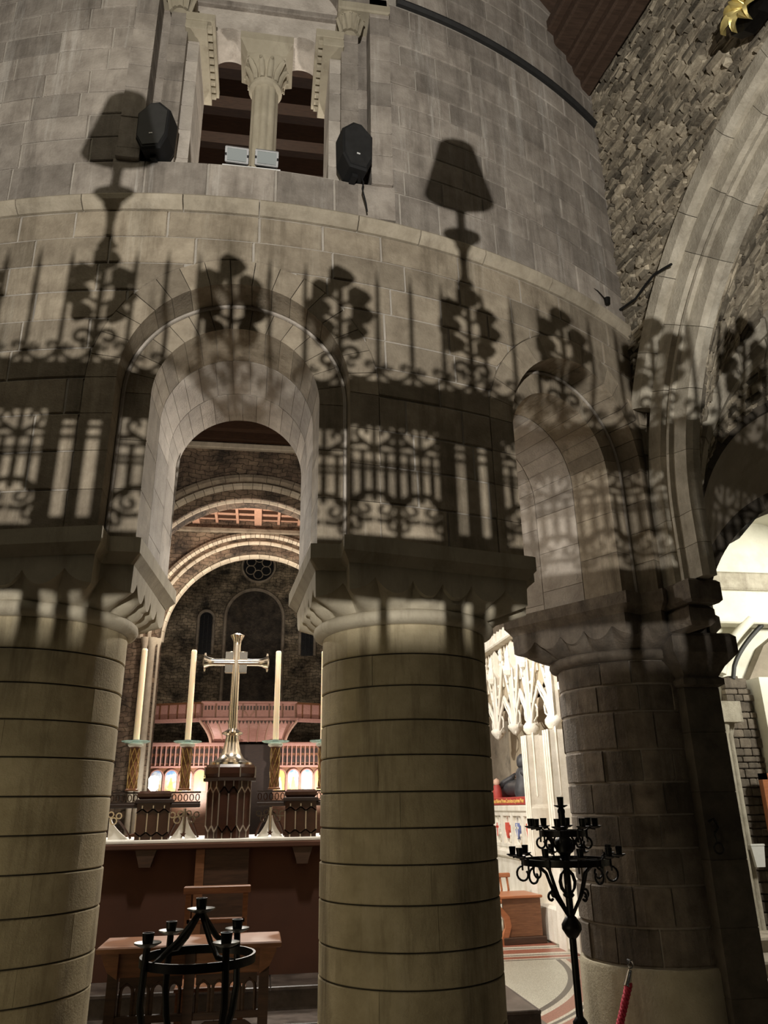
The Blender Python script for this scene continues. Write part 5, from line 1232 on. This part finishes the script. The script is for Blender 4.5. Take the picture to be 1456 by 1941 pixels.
# tall two tier stand, right
t=thing('tiered_candle_stand','tall black iron two-tier candle stand with scrolls before the pier','candle stand',(2.0,-5.0,0))
mb=MB(); mb.tube([(0,0,.06),(0,0,1.56)],.020,10); mb.build('pole',MT['iron'],t,60)
for z,r,h in ((.96,.055,.12),(.50,.040,.07),(.40,.046,.05),(.34,.040,.05),(1.12,.032,.04),(1.56,.022,.06)):
    mb=MB(); mb.lathe([(.018,-h/2),(r*.6,-h*.38),(r,-h*.1),(r,h*.1),(r*.6,h*.38),(.018,h/2)],12,(0,0,z)); mb.build('knop',MT['iron'],t,50)
cup(t,0,0,1.585,.020,.040,.055)
for (rr,zr,n_,re) in ((.245,1.275,10,.055),(.13,1.425,8,.055)):
    mb=MB(); mb.lathe([(rr,0),(rr,.035),(rr-.012,.035),(rr-.012,0),(rr,0)],48,(0,0,zr),caps=False); mb.build('ring',MT['iron'],t,40)
    for k in range(6 if rr>.2 else 4):
        a=2*PI*k/(6 if rr>.2 else 4)+.3; mb=MB(); mb.tube([(.0,0,zr+.017),(rr*cos(a),rr*sin(a),zr+.017)],.007,5); mb.build('spoke',MT['iron'],t)
    for k in range(n_):
        a=2*PI*(k+.35)/n_; x,y=(rr+re)*cos(a),(rr+re)*sin(a)
        mb=MB(); mb.tube([((rr+.004)*cos(a),(rr+.004)*sin(a),zr-.03),((rr+.004)*cos(a),(rr+.004)*sin(a),zr+.035),((rr+.02)*cos(a),(rr+.02)*sin(a),zr+.046),(x,y,zr+.04)],.006,5); mb.build('cup_arm',MT['iron'],t,60)
        cup(t,x,y,zr+.048,.020,.036,.050)
    # scrolls hanging under the ring
    for k in range(8 if rr>.2 else 6):
        a=2*PI*(k+.5)/(8 if rr>.2 else 6); ca,sa=cos(a),sin(a); s_=1 if rr>.2 else .75
        P=[(r_*ca,r_*sa,z_) for r_,z_ in [(rr,zr)]+[(rr-.0+(.042*s_)*cos(b)*(1-.035*i),zr-.05*s_+.045*s_*sin(b)*(1-.035*i)) for i,b in enumerate([PI/2-j*.42 for j in range(14)])]]
        mb=MB(); mb.tube(P,.0065,5); mb.build('scroll',MT['iron'],t,60)
for k in range(4):
    a=PI*k/2+.35; ca,sa=cos(a),sin(a)
    mb=MB(); mb.tube([(r_*ca,r_*sa,z_) for r_,z_ in ((.02,1.02),(.05,1.06),(.095,1.115),(.125,1.18),(.15,1.24),(.20,1.275))],.010,6); mb.build('bracket',MT['iron'],t,60)
    mb=MB(); mb.tube([(x*ca,x*sa,z) for x,z in spiral(.125,1.115,.034,.010,PI,-2.6,16)],.0075,5); mb.build('bracket_scroll',MT['iron'],t,60)
    mb=MB(); mb.tube([(r_*ca,r_*sa,z_) for r_,z_ in ((.015,1.12),(.05,1.155),(.058,1.19),(.045,1.225),(.015,1.25))],.007,5); mb.build('lantern_bow',MT['iron'],t,60)
    mb=MB(); mb.tube([(r_*ca,r_*sa,z_) for r_,z_ in ((.02,1.30),(.035,1.34),(.075,1.38),(.12,1.425))],.008,5); mb.build('upper_bracket',MT['iron'],t,60)
mb=MB(); mb.lathe([(.012,1.32),(.05,1.345),(.055,1.40),(.03,1.425),(.012,1.43)],12); mb.build('socket',MT['iron'],t,50)
for k in range(3):
    a=rad(90+120*k); mb=MB(); mb.tube([(0,0,.30),(.10*cos(a),.10*sin(a),.24),(.21*cos(a),.21*sin(a),.10),(.28*cos(a),.28*sin(a),.014)],.014,6); mb.build('foot',MT['iron'],t,60)

# ================================================================== RED ROPE ON THE PIER
t=thing('barrier_rope','red twisted barrier rope with a chrome end hooked to the pier','rope',(2.685,-4.13,-.03))
plain('chrome',(.75,.74,.72),.15,1,.05)
P0=Vector((.005,.0,.575)); P1=Vector((-.16,-.02,.20)); P2=Vector((-.24,-.03,.12))
for s in range(3):
    mb=MB(); L=[]
    for i in range(60):
        f=i/59; p=P0.lerp(P1,min(1,f*1.4)) if f<.714 else P1.lerp(P2,(f-.714)/.286)
        ph=s*2*PI/3+f*50; L.append((p.x+.013*cos(ph),p.y+.013*sin(ph),p.z-.045))
    mb.tube(L,.014,6); mb.build('strand',MT['rope_red'],t,60)
mb=MB(); mb.tube([(.022,0,.605),(.004,0,.555),(-.014,0,.515)],[.016,.022,.024],10); mb.build('end_cap',MT['chrome'],t,50)
mb=MB(); mb.tube([(.03+.018*cos(i*.7),.0,.635+.022*sin(i*.7)) for i in range(9)],.006,5,True); mb.build('hook',MT['chrome'],t,60)
mb=MB(); mb.tube([(.04,.06,.65),(.035,.0,.65)],.010,6); mb.build('wall_eye',MT['iron'],t)
# rope hook on the middle column's left side
t=thing('wall_hook','small dark rope hook at the foot of the middle column','hook',(.60,-4.86,.42))
mb=MB(); mb.tube([(.05,.03,0),(0,0,0),(-.02,0,-.03),(-.01,0,-.06),(.01,0,-.05)],.010,6); mb.build('hook',MT['iron'],t,60)
mb=MB(); mb.tube([(-.01,0,-.05),(-.035,-.005,-.08),(-.055,-.01,-.12)],[.012,.016,.018],8); mb.build('chain_end',MT['chrome'],t,60)
mb=MB(); mb.lathe([(0,-.03),(.02,-.03),(.02,.03),(0,.03)],10,(.05,.02,0)); mb.build('plate',MT['iron'],t)

# ================================================================== NORTH AISLE SEEN THROUGH THE RIGHT ARCH
mb=MB(); mb.box(5.2,12,.9,1.1,0,7.5); AI=struct(mb.build('wall_aisle',MT['plaster_white']),'white plastered far wall of the north aisle')
mb=MB(); mb.box(10.5,10.7,-7,1,0,7.5); struct(mb.build('wall_aisle_north',MT['plaster_white']))
mb=MB(); V=[]
for i in range(13):
    f=i/12; V+=[(4.6+6*f,-3.4,3.9+1.9*sin(PI*f)),(4.6+6*f,1.0,3.9+1.9*sin(PI*f))]
mb.add(V,[(2*i,2*i+1,2*i+3,2*i+2) for i in range(12)]); struct(mb.build('ceiling_aisle',MT['plaster_white'],None,60),'white plastered vault of the north aisle')
mb=MB(); mb.box(4.9,5.4,.2,1.0,0,4.6); mb.build('corner_mass',MT['plaster_white'],AI)
mb=MB(); mb.cbox(5.4,10.4,.55,.9,4.55,4.83,.03); mb.build('stone_beam',MT['rib_stone'],AI)
mb=MB(); mb.cbox(5.4,10.4,.60,.9,4.05,4.55,.02); mb.build('beam_fascia',MT['plaster_white'],AI)
mb=MB(); mb.prism([(6.95,0),(7.45,0),(7.42,1.9),(7.40,2.6),(7.25,3.3),(7.10,3.3),(6.98,2.7)],lambda x,z:(x,.74,z),lambda x,z:(x,.9,z)); mb.build('rubble_pier',MT['pier_stone'],AI)
r2=random.Random(3); z=0
while z<3.2:
    h=r2.uniform(.08,.16); x=7.0
    while x<7.36:
        wd=r2.uniform(.08,.2); mb=MB(); mb.cbox(x,min(7.42,x+wd)-.01,.68+r2.uniform(0,.03),.8,z,z+h-.01,.012); mb.build('rubble_block',MT['pier_stone'],AI); x+=wd
    z+=h
mb=MB(); V=[]
for i in range(13):
    f=i/12; p=(7.15+.62*f**1.0,.70,3.25+.80*f**.6); V.append(p)
mb.tube(V,.035,6); mb.build('rib_edge',MT['lead_black'],AI,60)
mb=MB(); mb.tube([(p[0]-.22,.62,p[2]+.06) for p in V],.07,8); mb.build('plaster_rib',MT['plaster_white'],AI,60)
mb=MB(); mb.box(7.42,10.4,.5,.9,1.95,3.25); mb.build('white_panel',MT['plaster_white'],AI)
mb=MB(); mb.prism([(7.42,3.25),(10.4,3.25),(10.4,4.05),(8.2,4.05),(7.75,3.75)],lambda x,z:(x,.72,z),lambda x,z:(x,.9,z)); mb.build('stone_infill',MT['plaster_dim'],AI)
# shafts of the far jamb
for k,x in enumerate((6.62,6.76,6.88)):
    mb=MB(); mb.lathe([(.07,0),(.055,.05),(.055,2.45),(.07,2.5),(.10,2.62),(0,2.64)],12,(x,.45+.08*k,0)); mb.build('jamb_shaft',MT['rib_stone'],AI,40)
mb=MB(); mb.box(6.5,7.0,.4,.8,2.62,2.9); mb.build('jamb_capital',MT['rib_stone'],AI)
for ch in AI.children:
    if ch.name.split('.')[0] in ('rubble_pier','rubble_block','rib_edge','plaster_rib','white_panel','stone_infill','jamb_shaft','jamb_capital'): ch.location.x=-.20
t=thing('maroon_door','dark maroon door in a brown frame at the right edge','door',(7.40,.48,0)); 
mb=MB(); mb.box(-.36,.9,.02,.06,0,1.86); mb.build('leaf',MT['maroon_paint'],t)
for z0_,z1_ in ((.15,.85),(1.0,1.7)):
    mb=MB(); mb.cbox(-.25,.5,.0,.025,z0_,z1_,.008); mb.build('door_panel',MT['maroon_paint'],t)
mb=MB(); mb.box(-.44,-.36,-.03,.06,0,1.95); mb.build('frame_post',MT['bench_wood'],t)
mb=MB(); mb.box(-.44,.9,-.03,.06,1.87,1.95); mb.build('frame_head',MT['bench_wood'],t)
t=thing('leaflet_holder','small white wall pocket beside the maroon door','holder',(6.72,.50,.80))
mb=MB(); mb.prism([(-.06,0),(.06,0),(.095,.26),(-.095,.26)],lambda x,z:(x,-.05,z),lambda x,z:(x,0,z)); mb.build('pocket',MT['white_plastic'],t)
mb=MB(); mb.cbox(-.10,.10,-.055,.005,.25,.275,.004); mb.build('rim',MT['white_plastic'],t)
for k in range(3):
    mb=MB(); mb.cbox(4.45+.1*k,6.4,-2.75+.45*k,-2.30+.45*k,0,.12+.12*k,.02); tag(mb.build('aisle_step',MT['rib_stone']),['lowest','middle','topmost'][k]+' pale worn stone step at the right foot of the pier','step')

# ================================================================== CHAPEL SCREEN BEHIND THE VIEWER (casts the wall's shadows)
SY=-10.4
sc=thing('chapel_screen','tall wrought iron chapel screen with fleurons, spikes and scrolled panels','screen',(0,SY,0))
def sb(x0,x1,z0,z1,nm,y0=-.03,y1=.03,mat='iron'):
    mb=MB(); mb.cbox(x0,x1,y0,y1,z0,z1,.004); return mb.build(nm,MT[mat],sc)
XL,XR=-2.6,2.2
sb(XL,XR,0,1.93,'dado',-.03,.03,'oak_dark')
sb(XL,XR,2.15,2.283,'middle_rail',-.04,.04)
sb(XL,XR,2.567,2.668,'top_rail',-.05,.05)
def bar2(P,r,nm,n=5): mb=MB(); mb.tube([(x,0,z) for x,z in P],r,n); return mb.build(nm,MT['iron'],sc,60)
posts=[-1.72,-1.08,-.452,.432,1.06,1.70]
for px in posts:
    sb(px-.078,px-.043,1.93,2.6,'post'); sb(px-.013,px+.013,1.93,2.6,'post'); sb(px+.042,px+.074,1.93,2.6,'post')
    sb(px-.072,px+.068,2.535,2.567,'post_head'); sb(px-.072,px+.068,2.283,2.30,'post_foot')
    for q in (-.0285,.0275):
        bar2([(px+q-.012,2.515),(px+q+.012,2.515)],0.0060,'post_band'); bar2([(px+q-.012,2.49),(px+q+.012,2.49)],0.0060,'post_band')
        if px>0 and q<0: bar2([(px+q,2.30),(px+q,2.53)],.0022,'post_reed')
def panel(x0,x1):
    m=(x0+x1)/2; w_=(x1-x0)
    bar2([(m,2.283),(m,2.567)],0.0090,'mullion')
    for z in (2.492,2.463,2.448): bar2([(x0,z),(x1,z)],0.0053,'grille_bar')
    nb=8; 
    for i in range(nb+1):
        x=x0+w_*i/nb; bar2([(x,2.37),(x,2.448),(x,2.492)],[.0078,.0078,.006],'baluster')
        for z in (2.432,): bar2([(x-.008,z),(x+.008,z)],0.0045,'baluster_band')
    for s in (-1,1):
        c_=m+s*w_/4; h=w_/4
        # big scroll pair in each half, lower
        bar2([(c_+h*cos(PI-i*PI/10)*1.0,2.345+.045*sin(i*PI/10)) for i in range(11)],0.0083,'lower_arch')
        for q in (-1,1):
            bar2([(a,z) for a,z in spiral(c_+q*h*.40,2.352,.022,.004,PI/2,PI/2-q*2.2*PI,16)],0.0057,'lower_scroll')
            bar2([(c_+q*h*.05,2.325),(c_+q*h*.45,2.322),(c_+q*h*.98,2.338)],0.0067,'lower_leaf')
            bar2([(a,z) for a,z in spiral(c_+q*h*.78,2.308,.014,.004,PI/2,PI/2+q*1.9*PI,12)],0.0053,'drop_scroll')
            # upper row
            bar2([(a,z) for a,z in spiral(c_+q*h*.45,2.540,.022,.004,-PI/2,-PI/2+q*1.8*PI,14)],0.0063,'upper_scroll')
            bar2([(c_+q*h*.02,2.497),(c_+q*h*.4,2.513),(c_+q*h*.95,2.508)],0.0075,'upper_leaf')
        bar2([(c_,2.492),(c_,2.567)],0.0067,'upper_stem')
    sb(x0-.004,x0+.004,2.283,2.567,'panel_edge',-.01,.01); sb(x1-.004,x1+.004,2.283,2.567,'panel_edge',-.01,.01)
edges=[(-1.652,-1.40),(-1.40,-1.15),(-1.012,-.77),(-.77,-.524),(-.384,-.11),(-.11,.142),(.142,.360),(.500,.745),(.745,.988),(1.128,1.38),(1.38,1.628)]
for a,b in edges: panel(a,b)
# lower slot balusters
for x in (-1.3,-.9,-.6,-.25,.0,.214,.60,.85,1.25): sb(x-.007,x+.007,1.93,2.15,'slot_baluster')
# cresting: spikes, fleurons, small bows
fl_x=[-1.72,-1.4,-1.08,-.76,-.452,-.153,.115,.447,.714,.98,1.25,1.5]
def fleuron(x):
    r=thing('f','','')
    bpy.data.objects.remove(r)
    bar2([(x,2.668),(x,2.93)],0.0083,'fleuron_stem')
    for (dx,z,s_) in ((0,2.965,.034),(.045,2.912,.030),(-.045,2.922,.030),(.054,2.862,.030),(-.054,2.868,.030),(.040,2.812,.027),(-.040,2.815,.027)):
        mb=MB(); k=10; P=[(x+dx+s_*(1+.16*cos(3*2*PI*i/k))*cos(2*PI*i/k),z+s_*(1+.16*cos(3*2*PI*i/k))*sin(2*PI*i/k)) for i in range(k)]
        mb.prism(P,lambda a,b:(a,-.008,b),lambda a,b:(a,.008,b)); mb.build('fleuron_leaf',MT['iron'],sc)
        if dx: bar2([(x,z-.03),(x+dx,z)],0.0060,'fleuron_twig')
    for q in (-1,1):
        bar2([(a,b) for a,b in spiral(x+q*.030,2.745,.024,.006,PI if q>0 else 0,(PI-q*2*PI) if q>0 else 2*PI,14)],0.0067,'fleuron_scroll')
for x in fl_x: fleuron(x)
for i in range(len(fl_x)-1):
    a,b=fl_x[i],fl_x[i+1]; ns=2 if b-a<.28 and i not in (7,) else 3
    L=[a+(b-a)*(k+1)/(ns+1) for k in range(ns)]
    if abs(a-.115)<.01: L=[.209,.294,.376]
    if abs(a-.447)<.01: L=[.487,.567,.647]
    if abs(a+.153)<.01: L=[-.059,.029]
    for x in L: bar2([(x,2.668),(x,2.95),(x,3.0)],[.0065,.0060,.001],'spike')
    Q=[a]+L+[b]
    for k in range(len(Q)-1):
        m=(Q[k]+Q[k+1])/2; h=(Q[k+1]-Q[k])/2
        bar2([(m-h*cos(j*PI/8)*.85,2.715-.03*sin(j*PI/8)) for j in range(9)],0.0060,'cresting_bow')
        for q in (-1,1): bar2([(x,z) for x,z in spiral(m+q*h*.5,2.722,.012,.003,0,q*1.7*PI,10)],0.0053,'cresting_scroll')
st_=thing('floodlight_baffle','long unseen oak board added before the chapel floodlight to soften its lower edge','light blocker',(0,-12.6,0))  # unseen board, added to cut off the low floodlight with a soft edge
mb=MB(); mb.cbox(-2.4,2.4,-.03,.03,0,1.83,.006); mb.build('panel',MT['oak_dark'],st_)
mb=MB(); mb.cbox(-2.45,2.45,-.06,.06,1.83,1.868,.008); mb.build('capping',MT['oak'],st_)
for x in (-2.4,-1.2,0,1.2,2.4):
    mb=MB(); mb.cbox(x-.04,x+.04,-.05,.05,0,1.83,.006); mb.build('stile',MT['oak'],st_)
# shaded lamps on the gate posts
for x,lab in ((.444,'shaded lamp on the right gate post of the iron screen'),(-.452,'shaded lamp on the left gate post of the iron screen')):
    t=thing('screen_lamp',lab,'lamp',(x,SY,3.0),0,'shaded lamps on the screen')
    mb=MB(); mb.lathe([(0,0),(.026,.003),(.012,.028),(.010,.068),(.014,.108),(.024,.123),(.012,.148),(.012,.228),(.016,.248),(.016,.328),(0,.328)],12); mb.build('stem',MT['iron'],t,40)
    mb=MB(); mb.lathe([(.0,.136),(.03,.138),(.052,.160),(.053,.168),(.03,.153),(0,.148)],16); mb.build('drip_pan',MT['iron'],t,40)
    mb=MB(); mb.lathe([(.100,.293),(.052,.480),(.049,.483),(0,.483)],28,caps=False); mb.build('shade',MT['cloth_dark'],t,40)
